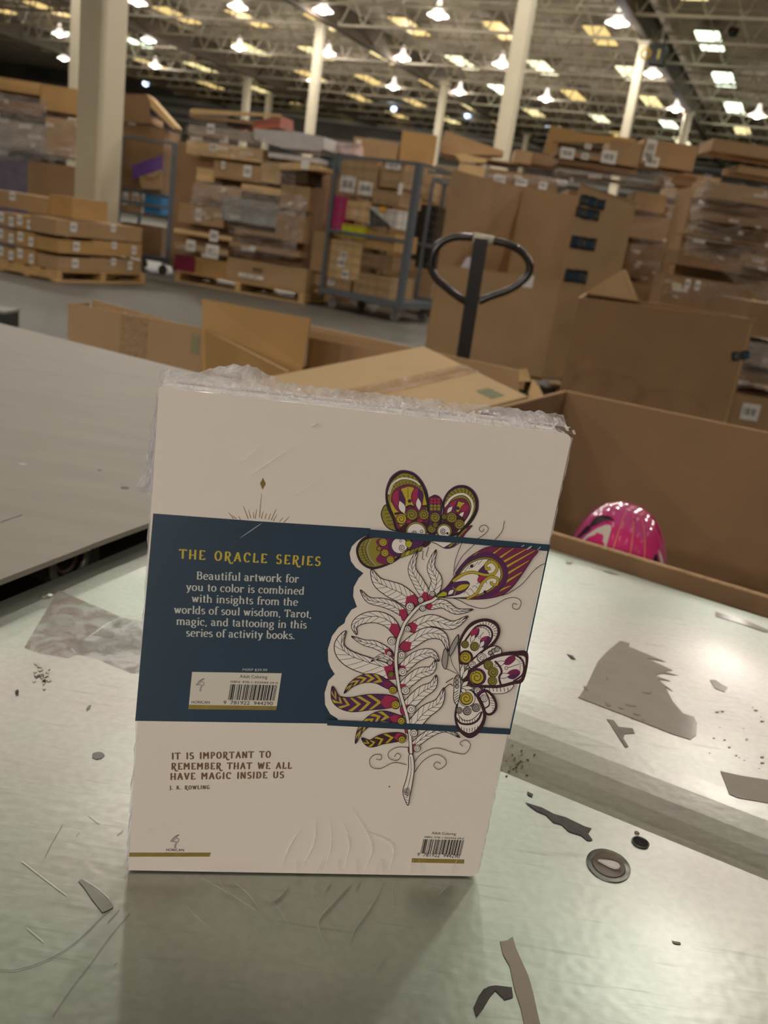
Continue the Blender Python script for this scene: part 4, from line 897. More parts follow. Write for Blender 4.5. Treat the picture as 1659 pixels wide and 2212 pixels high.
def lettering(lines, font, m, k, thick, thin, track=0.0, name='lettering', parent=None, h=None):
    """lines: (text, x_left, y_left, x_right, y_right, height) - foot of the line on the cover"""
    q = MB()
    for (t, xl, yl, xr, yr, hh) in lines:
        a, c = bk(xl, yl), bk(xr, yr); e = (c - a); L = e.length; e.normalize(); up = UPZ - e * e.z; up.normalize()
        top = bk(xl, yl - hh); H = (top - a).dot(up)
        adv = sum(font[x][0] + track for x in t) - track
        sx = L / adv; x0 = 0; hs = H / (1.42 if font is LOW else 1.0)
        for ch in t:
            for s in font[ch][1]:
                P = [(a + e * ((x0 + x) * sx) + up * (y * hs)) for x, y in s]; A = []; B = []; n = len(P)
                for i, p in enumerate(P):
                    d = P[min(i + 1, n - 1)] - P[max(i - 1, 0)]
                    if d.length < 1e-9: d = P[-1] - P[0]
                    closed = (P[0] - P[-1]).length < 1e-7 and n > 4
                    if closed and i in (0, n - 1): d = P[1] - P[-2]
                    du, dv = d.dot(e), d.dot(up); l = hypot(du, dv) or 1
                    w = (thin + (thick - thin) * abs(dv / l) ** 1.3) * hs
                    mm = (up * (du / l) - e * (dv / l)) * (w / 2); A.append(p + mm); B.append(p - mm)
                k += 2e-7
                q.add([p + BN * k for p in A + B], [(i, i + 1, n + i + 1, n + i) for i in range(n - 1)])
            x0 += font[ch][0] + track
    return q.build(name, m, parent or book)
GOLDT = mat('print title gold', (206, 184, 70), .4); CREAMT = mat('print pale text', (206, 206, 196), .5); BROWNT = mat('print brown text', (122, 92, 62), .5)
lettering([('THE ORACLE SERIES', 387, 1206, 692, 1222, 20)], CAPS, GOLDT, .0002, .20, .10, .28, 'title_lettering')
# tails of the R's
lettering([('Beautiful artwork for', 424, 1251, 645, 1258, 16.5), ('you to color is combined', 402, 1275, 657, 1284, 16), ('with insights from the', 414, 1300, 643, 1308, 16), ('worlds of soul wisdom, Tarot,', 376, 1324, 673, 1334, 16), ('magic, and tattooing in this', 381, 1349, 662, 1357, 16), ('series of activity books.', 402, 1374, 637, 1380, 16)], LOW, CREAMT, .0002, .25, .12, .10, 'blurb_lettering')
lettering([('IT IS IMPORTANT TO', 371, 1640, 585, 1636, 14), ('REMEMBER THAT WE ALL', 370, 1662, 630, 1660, 14), ('HAVE MAGIC INSIDE US', 368, 1684, 613, 1680, 14), ('J. K. ROWLING', 366, 1705, 453, 1704, 8)], CAPS, BROWNT, .0002, .20, .11, .22, 'quote_lettering')
# printed labels with barcodes
def flat_text(body, xl, yl, xr, yr, m, k, name='small_lettering', hpx=None):
    cu = bpy.data.curves.new('t', 'FONT'); cu.body = body; cu.size = 1.0; cu.resolution_u = 3
    ob = bpy.data.objects.new('t', cu); COL.objects.link(ob)
    dg = bpy.context.evaluated_depsgraph_get(); me = bpy.data.meshes.new_from_object(ob.evaluated_get(dg))
    a, c = bk(xl, yl), bk(xr, yr); e = c - a; L = e.length; e.normalize(); up = UPZ - e * e.z; up.normalize()
    x1 = max(v.co.x for v in me.vertices); x0 = min(v.co.x for v in me.vertices); sx = L / (x1 - x0)
    sy = sx if hpx is None else (bk(xl, yl - hpx) - a).dot(up) / .72
    q = MB(); q.add([a + e * ((v.co.x - x0) * sx) + up * (v.co.y * sy) + BN * k for v in me.vertices], [tuple(p.vertices) for p in me.polygons])
    bpy.data.objects.remove(ob); bpy.data.curves.remove(cu); bpy.data.meshes.remove(me)
    return q.build(name, m, book)
EANL = {'L': ['0001101', '0011001', '0010011', '0111101', '0100011', '0110001', '0101111', '0111011', '0110111', '0001011']}
PARITY = 'LGGLGL'
def ean(d):
    Lc = EANL['L']; s = '101'
    par = {'9': 'LGGLGL'}[d[0]]
    for c, p in zip(d[1:7], par):
        w = Lc[int(c)]
        s += w if p == 'L' else ''.join('1' if x == '0' else '0' for x in w)[::-1]
    s += '01010'
    for c in d[7:]: s += ''.join('1' if x == '0' else '0' for x in Lc[int(c)])
    return s + '101'
def barcode(tl, tr, bl2, br2, k, name='barcode'):
    s = ean('9781922944290'); q = MB(); n = len(s); a, b2, c, d = (bk(*p, k) for p in (tl, tr, bl2, br2)); i = 0
    while i < n:
        if s[i] == '1':
            j = i
            while j < n and s[j] == '1': j += 1
            q.add([a.lerp(b2, i / n), a.lerp(b2, j / n), c.lerp(d, j / n), c.lerp(d, i / n)], [(3, 2, 1, 0)]); i = j
        else: i += 1
    return q.build(name, INK, book)
LBL = mat('band white box', (222, 214, 202), .45, coat=.3); GOLDB = mat('print gold bar', (158, 138, 72), .4, .2, var=.1, scale=200)
def flat(name, P, m, k):
    q = MB(); q.slab([bk(x, y, k) for x, y in P], BN * .00003); return q.build(name, m, book)
flat('barcode_box', [(415, 1451), (608.5, 1454), (598, 1525), (408, 1522)], LBL, .0002)
flat('gold_bar', [(408, 1522), (598, 1525), (596.5, 1533.5), (406.5, 1531.5)], GOLDB, .0002)
flat_text('MSRP $39.99', 524, 1448.5, 577, 1449.5, CREAMT, .0003, hpx=5.5)
flat_text('Adult Coloring', 518, 1463.5, 577, 1465.5, INK, .0003, hpx=7)
flat_text('ISBN: 978-1-922944-29-0', 498, 1474, 600, 1477, INK, .0003, hpx=4.5)
barcode((498, 1477.5), (599, 1479.5), (492.5, 1511), (592.5, 1513), .0003)
flat_text('9  781922  944290', 482.5, 1520.5, 589, 1523, INK, .0003, hpx=8)
flat_text('Adult Coloring', 932, 1801.5, 984.5, 1804, INK, .0002, hpx=6)
flat_text('ISBN: 978-1-922944-29-0', 916.5, 1809.5, 1002, 1813, INK, .0002, hpx=4)
barcode((914.5, 1812.5), (1002.5, 1814.5), (908, 1843), (995, 1847), .0002)
flat_text('9  781922  944290', 900.5, 1849, 992, 1853, INK, .0002, hpx=8)
flat('gold_bar', [(889.7, 1853.6), (1003, 1856.5), (1001.8, 1865), (888.5, 1862.5)], GOLDB, .0002)
flat('gold_bar', [(279.4, 1841.5), (455, 1841.5), (452.8, 1850), (278.5, 1850)], GOLDB, .0002)
def emblem(f, k):
    i2 = Ink(k)
    for P, w in ((f([(395, 955), (400, 880), (430, 830), (480, 780)]), (4.2, 2.2)), (f([(430, 830), (380, 800), (300, 800), (340, 750), (400, 700), (480, 655), (400, 690), (350, 740)]), 2.4), (f([(480, 780), (470, 740), (420, 730)]), 1.6), (f([(310, 790), (380, 760), (440, 700)]), 1.8)):
        i2.line(P, w, GY)
    i2.done('publisher_emblem')
emblem(lambda L: [(340 + x / 10.37, 1740 + y / 10.37) for x, y in L], .0002)
emblem(lambda L: [(400 + (x - 90) / 8.9, 1430 + (y + 30) / 8.9 - 35) for x, y in [(p[0] * .82 + 60, p[1] * .82 + 60) for p in L]], .0003)
flat_text('HORICAN', 359, 1838, 397, 1838.5, INK, .0002, hpx=5.5)
flat_text('HORICAN', 414, 1519, 453, 1519.5, INK, .0003, hpx=6)
q = MB(); q.lathe([(.0001, .0001), (.0005, 0)], bk(841, 1699, .0001), BN, 8); q.build('ink_speck', INK, book)

# --- shrink film: crumpled over the head, a loose flap at the spine side, pulled creases at the foot
SHR = film('shrink film', (255, 254, 255), .86, .08, .5, 60, (1, 1, 1))
SHR2 = film('loose shrink film', (250, 248, 252), .50, .12, .6, 30, (1, 1, 1))
rnd = random.Random(5)
q = MB(); n, mrow = 150, 9; vs = []
for i in range(n + 1):
    u = -.0015 + (BW + .003) * i / n; am = .3 + .7 * min(1, i / n * 1.6)
    for j in range(mrow + 1):
        d = -.0014 + (THK + .003) * j / mrow
        edge = 1 if 0 < j < mrow else .2
        vs.append(bp_(u, d, BH + .0006 + (rnd.uniform(0, .0034) * am if j > 0 else -.0008) * edge + (.0015 * sin(i * .23) * am if j > 3 else 0)))
q.add(vs, [(i * (mrow + 1) + j, (i + 1) * (mrow + 1) + j, (i + 1) * (mrow + 1) + j + 1, i * (mrow + 1) + j + 1) for i in range(n) for j in range(mrow)])
q.m = [1 if rnd.random() < .10 + .12 * (k / len(q.m)) else 0 for k in range(len(q.m))]  # random faces painted whiter as sparkle
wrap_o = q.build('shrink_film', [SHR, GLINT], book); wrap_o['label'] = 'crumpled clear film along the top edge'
q = MB(); vs = []; n = 90
for i in range(n + 1):                       # gathered fin behind the head, uneven rim
    u = -.002 + (BW + .004) * i / n
    hgt = .003 + .0012 * (i / n) + rnd.uniform(0, .0018) + (.007 * sin(pi * (i - 8) / 18) if 8 < i < 26 else 0)
    for j in range(4): vs.append(bp_(u, THK * (.55 + .12 * j) + rnd.uniform(-.0012, .0012), BH + .001 + hgt * j / 3))
q.add(vs, [(i * 4 + j, (i + 1) * 4 + j, (i + 1) * 4 + j + 1, i * 4 + j + 1) for i in range(n) for j in range(3)])
q.build('shrink_film', SHR2, book)
# loose flap at the left side
rim = [(345, 845), (332, 865), (330, 900), (322, 930), (316, 965), (311, 1000), (305, 1030), (292, 1058), (290, 1066), (302, 1070), (326, 1070)]
inn_ = [(346, 840), (345, 865), (343, 900), (340, 930), (338, 965), (336, 1000), (334, 1030), (333, 1050), (332, 1062), (331, 1070), (330, 1076)]
q = MB(); vs = []
for (a, c) in zip(cat_spline([V((x, y, 0)) for x, y in rim], n=5), cat_spline([V((x, y, 0)) for x, y in inn_], n=5)):
    for j in range(6):
        p = a.lerp(c, j / 5); vs.append(bk(p.x, p.y, -.008 + .004 * sin(j * 2.1 + p.y * .07) + rnd.uniform(-.0012, .0012)))
m_ = len(vs) // 6
q.add(vs, [(i * 6 + j, (i + 1) * 6 + j, (i + 1) * 6 + j + 1, i * 6 + j + 1) for i in range(m_ - 1) for j in range(5)])
o = q.build('shrink_film', SHR2, book); o['label'] = 'loose film flap at the left edge'
# narrow film down both sides
for side in (0, 1):
    q = MB(); vs = []; n = 70
    for i in range(n + 1):
        v = .002 + (BH - .004) * i / n
        for j in range(4):
            d = THK * j / 3; o_ = .0004 + rnd.uniform(0, .0011) * (1.6 if (side == 0 and v < .06) else .8)
            vs.append(bp_(-o_ if side == 0 else BW + o_, d, v))
    q.add(vs, [(i * 4 + j, (i + 1) * 4 + j, (i + 1) * 4 + j + 1, i * 4 + j + 1) for i in range(n) for j in range(3)])
    q.build('shrink_film', SHR2, book)
# creases on the front: raised white slivers put in as streak highlights
CRE = mat('film crease', (255, 250, 244), .25, alpha=.28); FROST = mat('film on the table', (255, 248, 240), .2, alpha=.42); CRE_GLINT = GLINT
def crease(P, w, m, k=.0022):
    P = cat_spline([V((x, y, 0)) for x, y in P], n=6); q = MB(); L = len(P); vs = []
    for i, p in enumerate(P):
        d = (P[min(i + 1, L - 1)] - P[max(i - 1, 0)]).normalized(); m2 = V((-d.y, d.x, 0)); ww = w * sin(pi * (i + .3) / (L - .4)) / 2
        vs += [bk(p.x + m2.x * ww, p.y + m2.y * ww, k - .0002), bk(p.x, p.y, k + .0003), bk(p.x - m2.x * ww, p.y - m2.y * ww, k - .0002)]
    q.add(vs, [(i * 3 + j, (i + 1) * 3 + j, (i + 1) * 3 + j + 1, i * 3 + j + 1) for i in range(L - 1) for j in range(2)])
    return q
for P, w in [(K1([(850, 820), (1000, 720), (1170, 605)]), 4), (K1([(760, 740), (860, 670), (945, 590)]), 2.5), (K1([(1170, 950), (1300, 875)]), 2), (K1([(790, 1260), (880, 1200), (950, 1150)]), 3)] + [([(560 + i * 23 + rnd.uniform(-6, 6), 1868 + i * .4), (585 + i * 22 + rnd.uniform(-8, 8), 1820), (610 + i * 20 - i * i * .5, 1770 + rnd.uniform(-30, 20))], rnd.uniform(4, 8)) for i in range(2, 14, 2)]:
    crease(P, w, CRE).build('film_crease_glint', CRE, book)
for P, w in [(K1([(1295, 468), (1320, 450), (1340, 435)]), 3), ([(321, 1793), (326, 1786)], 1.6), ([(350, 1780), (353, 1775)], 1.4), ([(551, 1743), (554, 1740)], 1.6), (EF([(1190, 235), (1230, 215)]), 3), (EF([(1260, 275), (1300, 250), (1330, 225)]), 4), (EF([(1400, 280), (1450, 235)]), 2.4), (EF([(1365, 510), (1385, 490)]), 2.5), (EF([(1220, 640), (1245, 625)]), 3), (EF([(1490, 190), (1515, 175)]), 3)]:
    crease(P, w, CRE_GLINT).build('film_crease_glint', CRE_GLINT, book)
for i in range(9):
    x = 640 + i * 40 + rnd.uniform(-14, 14); crease([(x, 1878 + i * .6), (x + rnd.uniform(-6, 14), 1852)], 1.3, CRE_GLINT).build('film_crease_glint', CRE_GLINT, book)
# slack film lying on the table before the foot
q = MB()
for P, w in [([(425, 1892), (470, 1915), (520, 1945), (560, 1970)], 3), ([(470, 1895), (485, 1925), (505, 1945)], 2.2), ([(500, 1900), (540, 1935), (560, 1965)], 3.2), ([(625, 1905), (615, 1925), (590, 1945), (570, 1935)], 2), ([(590, 1945), (610, 1975), (625, 2000)], 1.8), ([(680, 1905), (675, 1935), (685, 1955)], 2), ([(760, 1905), (720, 1950), (690, 1985), (692, 2020), (708, 2050)], 2.6), ([(830, 1900), (815, 1935), (790, 1975), (765, 2010), (755, 2040)], 2.2), ([(850, 1900), (848, 1940), (850, 1965)], 1.8), ([(980, 1908), (960, 1920), (945, 1938)], 2.4), ([(400, 1955), (430, 1985), (455, 2003)], 3), ([(780, 1900), (770, 1915)], 1.6), ([(718, 1898), (705, 1918)], 1.6), ([(545, 1895), (540, 1915)], 1.6), ([(905, 1905), (907, 1935)], 1.5), ([(835, 2060), (815, 2090)], 1.8), ([(640, 1893), (655, 1900)], 1.5)]:
    P = cat_spline([V((x, y, 0)) for x, y in P], n=6); L = len(P); vs = []
    for i, p in enumerate(P):
        d = (P[min(i + 1, L - 1)] - P[max(i - 1, 0)]).normalized(); m2 = V((-d.y, d.x, 0)); ww = w * sin(pi * (i + .3) / (L - .4)) / 2
        vs += [Z(p.x + m2.x * ww, p.y + m2.y * ww, TZ + .0006), Z(p.x, p.y, TZ + .0028), Z(p.x - m2.x * ww, p.y - m2.y * ww, TZ + .0006)]
    q.add(vs, [(i * 3 + j, (i + 1) * 3 + j, (i + 1) * 3 + j + 1, i * 3 + j + 1) for i in range(L - 1) for j in range(2)])
o = q.build('film_skirt', FROST, book); o['label'] = 'film wrinkles on the table at the foot'
# ================================================================ cartons near the table
def panel_poly(q, P, t, mi=0):
    """a sheet of board cut to any outline, thickness t away from the first side"""
    P = [V(p) for p in P]; n = (P[1] - P[0]).cross(P[-1] - P[0]).normalized()
    q.slab(P, n * t, mi)
def up(p, z): return V((p.x, p.y, z))
def label_on(o, c, ex, ez, w, h, n, bars=True, m=PAPER, name='shipping_label'):
    """paper label with printed bars; c centre, ex/ez unit axes in the face, n outward"""
    q = MB(); a = c - ex * w / 2 - ez * h / 2 + n * .001
    q.slab([a, a + ex * w, a + ex * w + ez * h, a + ez * h], n * .0006, 0)
    if bars:
        for i in range(5):
            x0 = w * (.14 + .15 * i); b0 = a + ex * x0 + ez * h * .30 + n * .0008
            q.slab([b0, b0 + ex * w * (.05 + .04 * (i % 2)), b0 + ex * w * (.05 + .04 * (i % 2)) + ez * h * .42, b0 + ez * h * .42], n * .0002, 1)
    return q.build(name, [m, INK], o)
def tape_on(o, a, b, w, n, m=None, name='packing_tape'):
    q = MB(); d = (b - a).normalized(); s = n.cross(d).normalized() * w / 2
    q.slab([a - s + n * .0015, b - s + n * .0015, b + s + n * .0015, a + s + n * .0015], n * .0008)
    return q.build(name, m or TAPE, o)
def open_box(name, label, cat_, F, zt, zb, mat_, t=.006, group=None, inner=None):
    """open carton from four footprint corners (near left, near right, far right, far left); zt is the rim height per wall"""
    c = sum(F, V()) / 4
    r = thing(name, label, cat_, (c.x, c.y, zb), group)
    q = MB()
    for i in range(4):
        a, b2 = F[i], F[(i + 1) % 4]; z = zt[i] if isinstance(zt[i], tuple) else (zt[i], zt[i])
        panel_poly(q, [up(a, zb), up(b2, zb), up(b2, z[1]), up(a, z[0])], -t)
    panel_poly(q, [up(p, zb + .004) for p in F], t)
    q.build('carton_walls', mat_, r)
    q = MB()
    for i in range(4):
        a, b2 = F[i], F[(i + 1) % 4]; z = zt[i] if isinstance(zt[i], tuple) else (zt[i], zt[i])
        q.bar(up(a, z[0] + .0008), up(b2, z[1] + .0008), t * 1.15, .002)
    q.build('cut_edge', KRAFT_E, r)
    return r
# bin at the table's far edge
A0, A1, A2, A3 = Z(1190, 1150, .755), Z(1659, 1290, .755), Z(1659, 935, .755), Z(1222, 845, .755)
dA = (A1 - A0).normalized(); pA = V((-dA.y, dA.x, 0))
NL = A3 - pA * (A3 - A0).dot(pA); FRc = A3 + (A2 - A3).normalized() * 1.25; NR = NL + dA * 1.25
F = [up(NL, 0), up(NR, 0), up(FRc, 0), up(A3, 0)]
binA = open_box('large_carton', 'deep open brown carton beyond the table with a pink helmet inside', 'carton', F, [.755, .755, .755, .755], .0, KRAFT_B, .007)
q = MB(); a = A0 + dA * .30; panel_poly(q, [up(a, .72) + pA * .02, up(a + dA * .30, .70) + pA * .02, up(a + dA * .26, .752) + pA * .03, up(a + dA * .07, .775) + pA * .03], .004); q.build('flap', KRAFT_L, binA)
ctr = up(A0 + dA * .17 + pA * .22, 0)
r = MB()
for k, (u0, u1, w0, w1, h) in enumerate([(.05, .50, .03, .40, .60), (.10, .62, .45, .85, .42)]):
    base = NL + dA * (.35 if k == 0 else .3) + pA * .02
    q = MB(); q.slab([up(base + dA * u0 + pA * w0, .012), up(base + dA * u1 + pA * w0, .012), up(base + dA * u1 + pA * w1, .012), up(base + dA * u0 + pA * w1, .012)], (0, 0, h))
    tag(q.build('small_carton', KRAFT), ['closed carton in the deep carton, under the pink helmet', 'closed carton low in the far part of the deep carton'][k], 'carton')
# pink patterned helmet
hc = Y(1345, 1150, 1.33); hc.z = .690
hel = thing('toy_helmet', 'shiny pink patterned toy helmet with white patches inside the deep carton', 'helmet', (hc.x, hc.y, .612))
m = bpy.data.materials.new('pink glossy print'); m.use_nodes = True; nt = m.node_tree; pb = nt.nodes['Principled BSDF']
pb.inputs['Roughness'].default_value = .12; pb.inputs['Coat Weight'].default_value = .6
tc = nt.nodes.new('ShaderNodeTexCoord'); vz = nt.nodes.new('ShaderNodeTexVoronoi'); vz.inputs['Scale'].default_value = 46
nt.links.new(tc.outputs['Object'], vz.inputs['Vector'])
r1 = nt.nodes.new('ShaderNodeValToRGB'); r1.color_ramp.elements[0].position = .10; r1.color_ramp.elements[1].position = .16
r1.color_ramp.elements[0].color = lin((90, 40, 80)); r1.color_ramp.elements[1].color = lin((212, 84, 150)); nt.links.new(vz.outputs['Distance'], r1.inputs['Fac'])
nz = nt.nodes.new('ShaderNodeTexNoise'); nz.inputs['Scale'].default_value = 18; nt.links.new(tc.outputs['Object'], nz.inputs['Vector'])
r2 = nt.nodes.new('ShaderNodeValToRGB'); r2.color_ramp.elements[0].position = .45; r2.color_ramp.elements[1].position = .55; nt.links.new(nz.outputs['Fac'], r2.inputs['Fac'])
mx = nt.nodes.new('ShaderNodeMix'); mx.data_type = 'RGBA'; mx.inputs[7].default_value = lin((222, 60, 130)); nt.links.new(r2.outputs[0], mx.inputs[0]); nt.links.new(r1.outputs[0], mx.inputs[6]); nt.links.new(mx.outputs[2], pb.inputs['Base Color'])
def dome(u, v, k=1.0):   # u angle around, v 0 rim .. 1 crown
    ph = v * pi / 2; rr = cos(ph) ** .8
    return hc + V((  .084 * k * rr * cos(u), .095 * k * rr * sin(u), -.07 + .15 * k * sin(ph) ** .95))
q = MB(); nU, nV = 40, 14
vs = [dome(2 * pi * i / nU, j / nV) for j in range(nV + 1) for i in range(nU)]
q.add(vs, [(j * nU + i, j * nU + (i + 1) % nU, (j + 1) * nU + (i + 1) % nU, (j + 1) * nU + i) for j in range(nV) for i in range(nU)]); q.build('shell', m, hel, True)
def patch(name, P, m2, k=1.012):
    C2 = cat_spline([V((a, b2, 0)) for a, b2 in P], True, 5); q = MB()
    q.add([dome(p.x, p.y, k) for p in C2], [tuple(t) for t in tessellate_polygon([C2])]); q.build(name, m2, hel, True)
WHG = mat('glossy white plastic', (226, 216, 206), .2); DKG = mat('dark print', (58, 40, 52), .3)
patch('white_patch', [(3.35, .25), (3.7, .52), (4.05, .60), (4.15, .40), (4.35, .3), (4.4, .05), (3.5, .05)], WHG)
patch('dark_spot', [(5.15, .30), (5.3, .42), (5.4, .25), (5.25, .14)], DKG, 1.02); patch('white_patch', [(5.4, .45), (5.62, .30), (5.6, .05), (5.38, .05), (5.48, .25)], WHG)
patch('dark_spot', [(3.5, .50), (3.8, .62), (4.05, .66), (3.8, .68), (3.45, .62)], DKG, 1.02); patch('dark_spot', [(3.3, .36), (3.55, .48), (3.4, .50)], DKG, 1.02)
STK = mat('orange pink streak', (240, 140, 120), .2)
for u in (4.25, 4.62, 4.95):
    q = MB(); P = [dome(u + .04 * j / 8, .06 + .78 * j / 8, 1.014) for j in range(9)]; P2 = [dome(u + .03 + .04 * j / 8, .06 + .78 * j / 8, 1.014) for j in range(9)]
    q.add(P + P2, [(j, 9 + j, 10 + j, j + 1) for j in range(8)]); q.build('stripe', STK, hel, True)

# second bin, left of it
G0, G1 = Z(672, 704, .75), Z(1130, 803, .75); back = V((-.457, -.889, 0))
F = [up(G0 + back * .45, 0), up(G1 + back * 1.15, 0), up(G1, 0), up(G0, 0)]
bin2 = open_box('large_carton', 'big open brown carton behind the book with a taped carton across its side', 'carton', F, [.40, .50, (.75, .75), (.60, .40)], 0, KRAFT, .007)
q = MB(); a, c = Z(1118, 795, .75), Z(1146, 808, .735)
panel_poly(q, [Y(1122, 798, 2.93), Y(1136, 796, 2.9), Y(1146, 824, 2.86), Y(1120, 824, 2.9)], .004); q.build('flap', KRAFT_L, bin2)
q = MB(); P = [Y(1150, 818, 2.62), Y(1165, 835, 2.60), Y(1180, 870, 2.58), Y(1168, 892, 2.56), Y(1138, 888, 2.56), Y(1142, 850, 2.6)]; panel_poly(q, P, .005); q.build('flap', KRAFT_L, bin2)
# taped carton lying on the rims
Bc, Rc, Lc = Y(915, 748, 2.72), Y(1140, 856, 2.38), Y(590, 812, 2.38)
eR, eL = Rc - Bc, (Lc - Bc); Lf = Bc + eL * 1.25; Fc = Rc + eL * 1.25; nT = eL.cross(eR).normalized(); nT = nT if nT.z > 0 else -nT
tcart = thing('taped_carton', 'pale taped carton lying tilted on top of the open cartons behind the book', 'carton', (Bc + Fc) / 2 - nT * .22)
q = MB(); hgt = .15
mid0, mid1 = Bc + eR * .48, Lf + eR * .48
q.hexa([Lf - nT * hgt, Fc - nT * hgt, Rc - nT * hgt, Bc - nT * hgt], [Lf - nT * .004, Fc - nT * .004, Rc - nT * .004, Bc - nT * .004]); q.build('carton_body', KRAFT_L, tcart)
for nm, (a, b2, c, d) in (('flap', (Lf, mid1 - eR * .004, mid0 - eR * .004, Bc)), ('flap', (mid1 + eR * .004, Fc, Rc, mid0 + eR * .004))):
    q = MB(); q.hexa([a - nT * .0035, b2 - nT * .0035, c - nT * .0035, d - nT * .0035], [a, b2, c, d]); q.build(nm, KRAFT_L, tcart)
q = MB(); q.hexa([mid1 - eR * .006 - nT * .004, mid1 + eR * .006 - nT * .004, mid0 + eR * .006 - nT * .004, mid0 - eR * .006 - nT * .004], [mid1 - eR * .006 - nT * .003, mid1 + eR * .006 - nT * .003, mid0 + eR * .006 - nT * .003, mid0 - eR * .006 - nT * .003]); q.build('seam', mat('seam shadow board', (70, 54, 38), .9), tcart)
q = MB(); s_ = eR.normalized() * .036; rnd = random.Random(2); vs = []
for i in range(26):
    c = mid0.lerp(mid1, i / 25)
    for j in range(5): vs.append(c + s_ * (j / 2 - 1) + nT * (.0012 + rnd.uniform(0, .0018)))
q.add(vs, [(i * 5 + j, (i + 1) * 5 + j, (i + 1) * 5 + j + 1, i * 5 + j + 1) for i in range(25) for j in range(4)])
q.build('packing_tape', TAPE, tcart)
q = MB(); vs = []
for i in range(6):
    for j in range(5): vs.append(mid0 + s_ * (j / 2 - 1) + (eL.normalized() * -.002 if i else V()) - nT * (.006 * i) + nT * .002 + V((rnd.uniform(0, .001),) * 3))
q.add(vs, [(i * 5 + j, (i + 1) * 5 + j, (i + 1) * 5 + j + 1, i * 5 + j + 1) for i in range(5) for j in range(4)]); q.build('packing_tape', film('tape end', (240, 236, 230), .25, .1, .6, 60, (1, 1, 1)), tcart)
GRN = mat('green stamp ink', (128, 134, 104), .7, var=.15, scale=300)
q = MB(); g0 = Rc + eL.normalized() * .055 - eR.normalized() * .10
for k, (a, b2) in enumerate(((0, .006), (.010, .030), (.033, .048), (.051, .066))):
    x = eR.normalized(); y = eL.normalized(); q.slab([g0 + x * a + nT * .0006, g0 + x * b2 + nT * .0006, g0 + x * b2 + y * .05 + nT * .0006, g0 + x * a + y * .05 + nT * .0006], nT * .0003)
q.build('recycling_stamp', GRN, tcart)

# open carton behind the belt
Lt = 3.15
cA_, cB_, cC_ = Z(148, 655, .70), Z(440, 710, .70), Z(622, 804, .70)
lc = thing('open_carton', 'open brown carton with a taped side standing beyond the grey belt', 'carton', ((cA_.x + cB_.x) / 2, cB_.y + .2, 0))
q = MB()
back_ = V((.24, .97, 0)) * .16
panel_poly(q, [up(cA_, .02), up(cB_, .02), cB_, cA_], -.006)
panel_poly(q, [up(cA_, .02), cA_, cA_ + back_ * .8 + V((0, 0, .0)), up(cA_ + back_ * .8, .02)], -.006)
panel_poly(q, [up(cA_ + back_, .02), up(cB_ + back_ * .5, .02), cB_ + back_ * .5 + V((0, 0, -.02)), cA_ + back_ + V((0, 0, .012))], .006)
panel_poly(q, [up(cA_, .02), up(cB_, .02), up(cB_ + back_, .02), up(cA_ + back_, .02)], .006)
q.build('carton_walls', KRAFT, lc)
q = MB(); panel_poly(q, [up(cB_, .45), up(cC_, .45), cC_, cB_], -.006); q.build('flap', KRAFT_C, lc)
q = MB(); q.bar(cB_ + V((0, 0, .001)), cC_ + V((0, 0, .001)), .008, .005); q.bar(cA_ + V((0, 0, .001)), cB_ + V((0, 0, .001)), .006, .002); q.build('cut_edge', KRAFT_E, lc)
q = MB(); panel_poly(q, [Y(437, 806, 3.15), Y(622, 850, 3.0), Y(655, 792, 3.0), Y(671, 688, 3.0), Y(436, 645, 3.22)], -.006); o = q.build('flap', KRAFT_C, lc); o['label'] = 'raised golden brown flap'
nF = (cB_ - cA_).cross(V((0, 0, 1))).normalized(); nF = nF if nF.y < 0 else -nF
q = MB(); vs = []; a = cA_.lerp(cB_, .40); c = cA_.lerp(cB_, .60)
for i in range(13):
    for j in range(7): vs.append(a.lerp(c, j / 6) - V((0, 0, .02 * i - .012)) + nF * (.003 + rnd.uniform(0, .005)) if i > 0 else a.lerp(c, j / 6) + V((0, 0, .006)) + nF * rnd.uniform(-.03, .002))
q.add(vs, [(i * 7 + j, (i + 1) * 7 + j, (i + 1) * 7 + j + 1, i * 7 + j + 1) for i in range(12) for j in range(6)]); q.build('packing_tape', TAPE, lc)
q = MB(); e_ = (cB_ - cA_).normalized(); p0 = cB_ - e_ * .045 + nF * .001
for z0, z1, x0, x1 in ((.600, .672, .0, .003), (.600, .672, .030, .033), (.600, .603, 0, .033), (.669, .672, 0, .033), (.606, .625, .006, .027), (.629, .643, .006, .027), (.647, .665, .006, .027)):
    a = up(p0, z0) + e_ * x0; q.slab([a, a + e_ * (x1 - x0), a + e_ * (x1 - x0) + V((0, 0, z1 - z0)), a + V((0, 0, z1 - z0))], nF * .0005)
q.build('recycling_stamp', GRN, lc)
# dark wheel stop at the far left
p = Z(8, 700, .3); q = MB(); q.box(p.x - .3, p.y + .02, 0, p.x + .0, p.y + .2, .36); q.box(p.x - .3, p.y + .0, .36, p.x + .01, p.y + .2, .375, 1)
tag(q.build('floor_bollard', [BLACKM, mat('grey cap', (140, 138, 130), .6)]), 'dark low post with a grey cap at the left edge behind the belt', 'post')

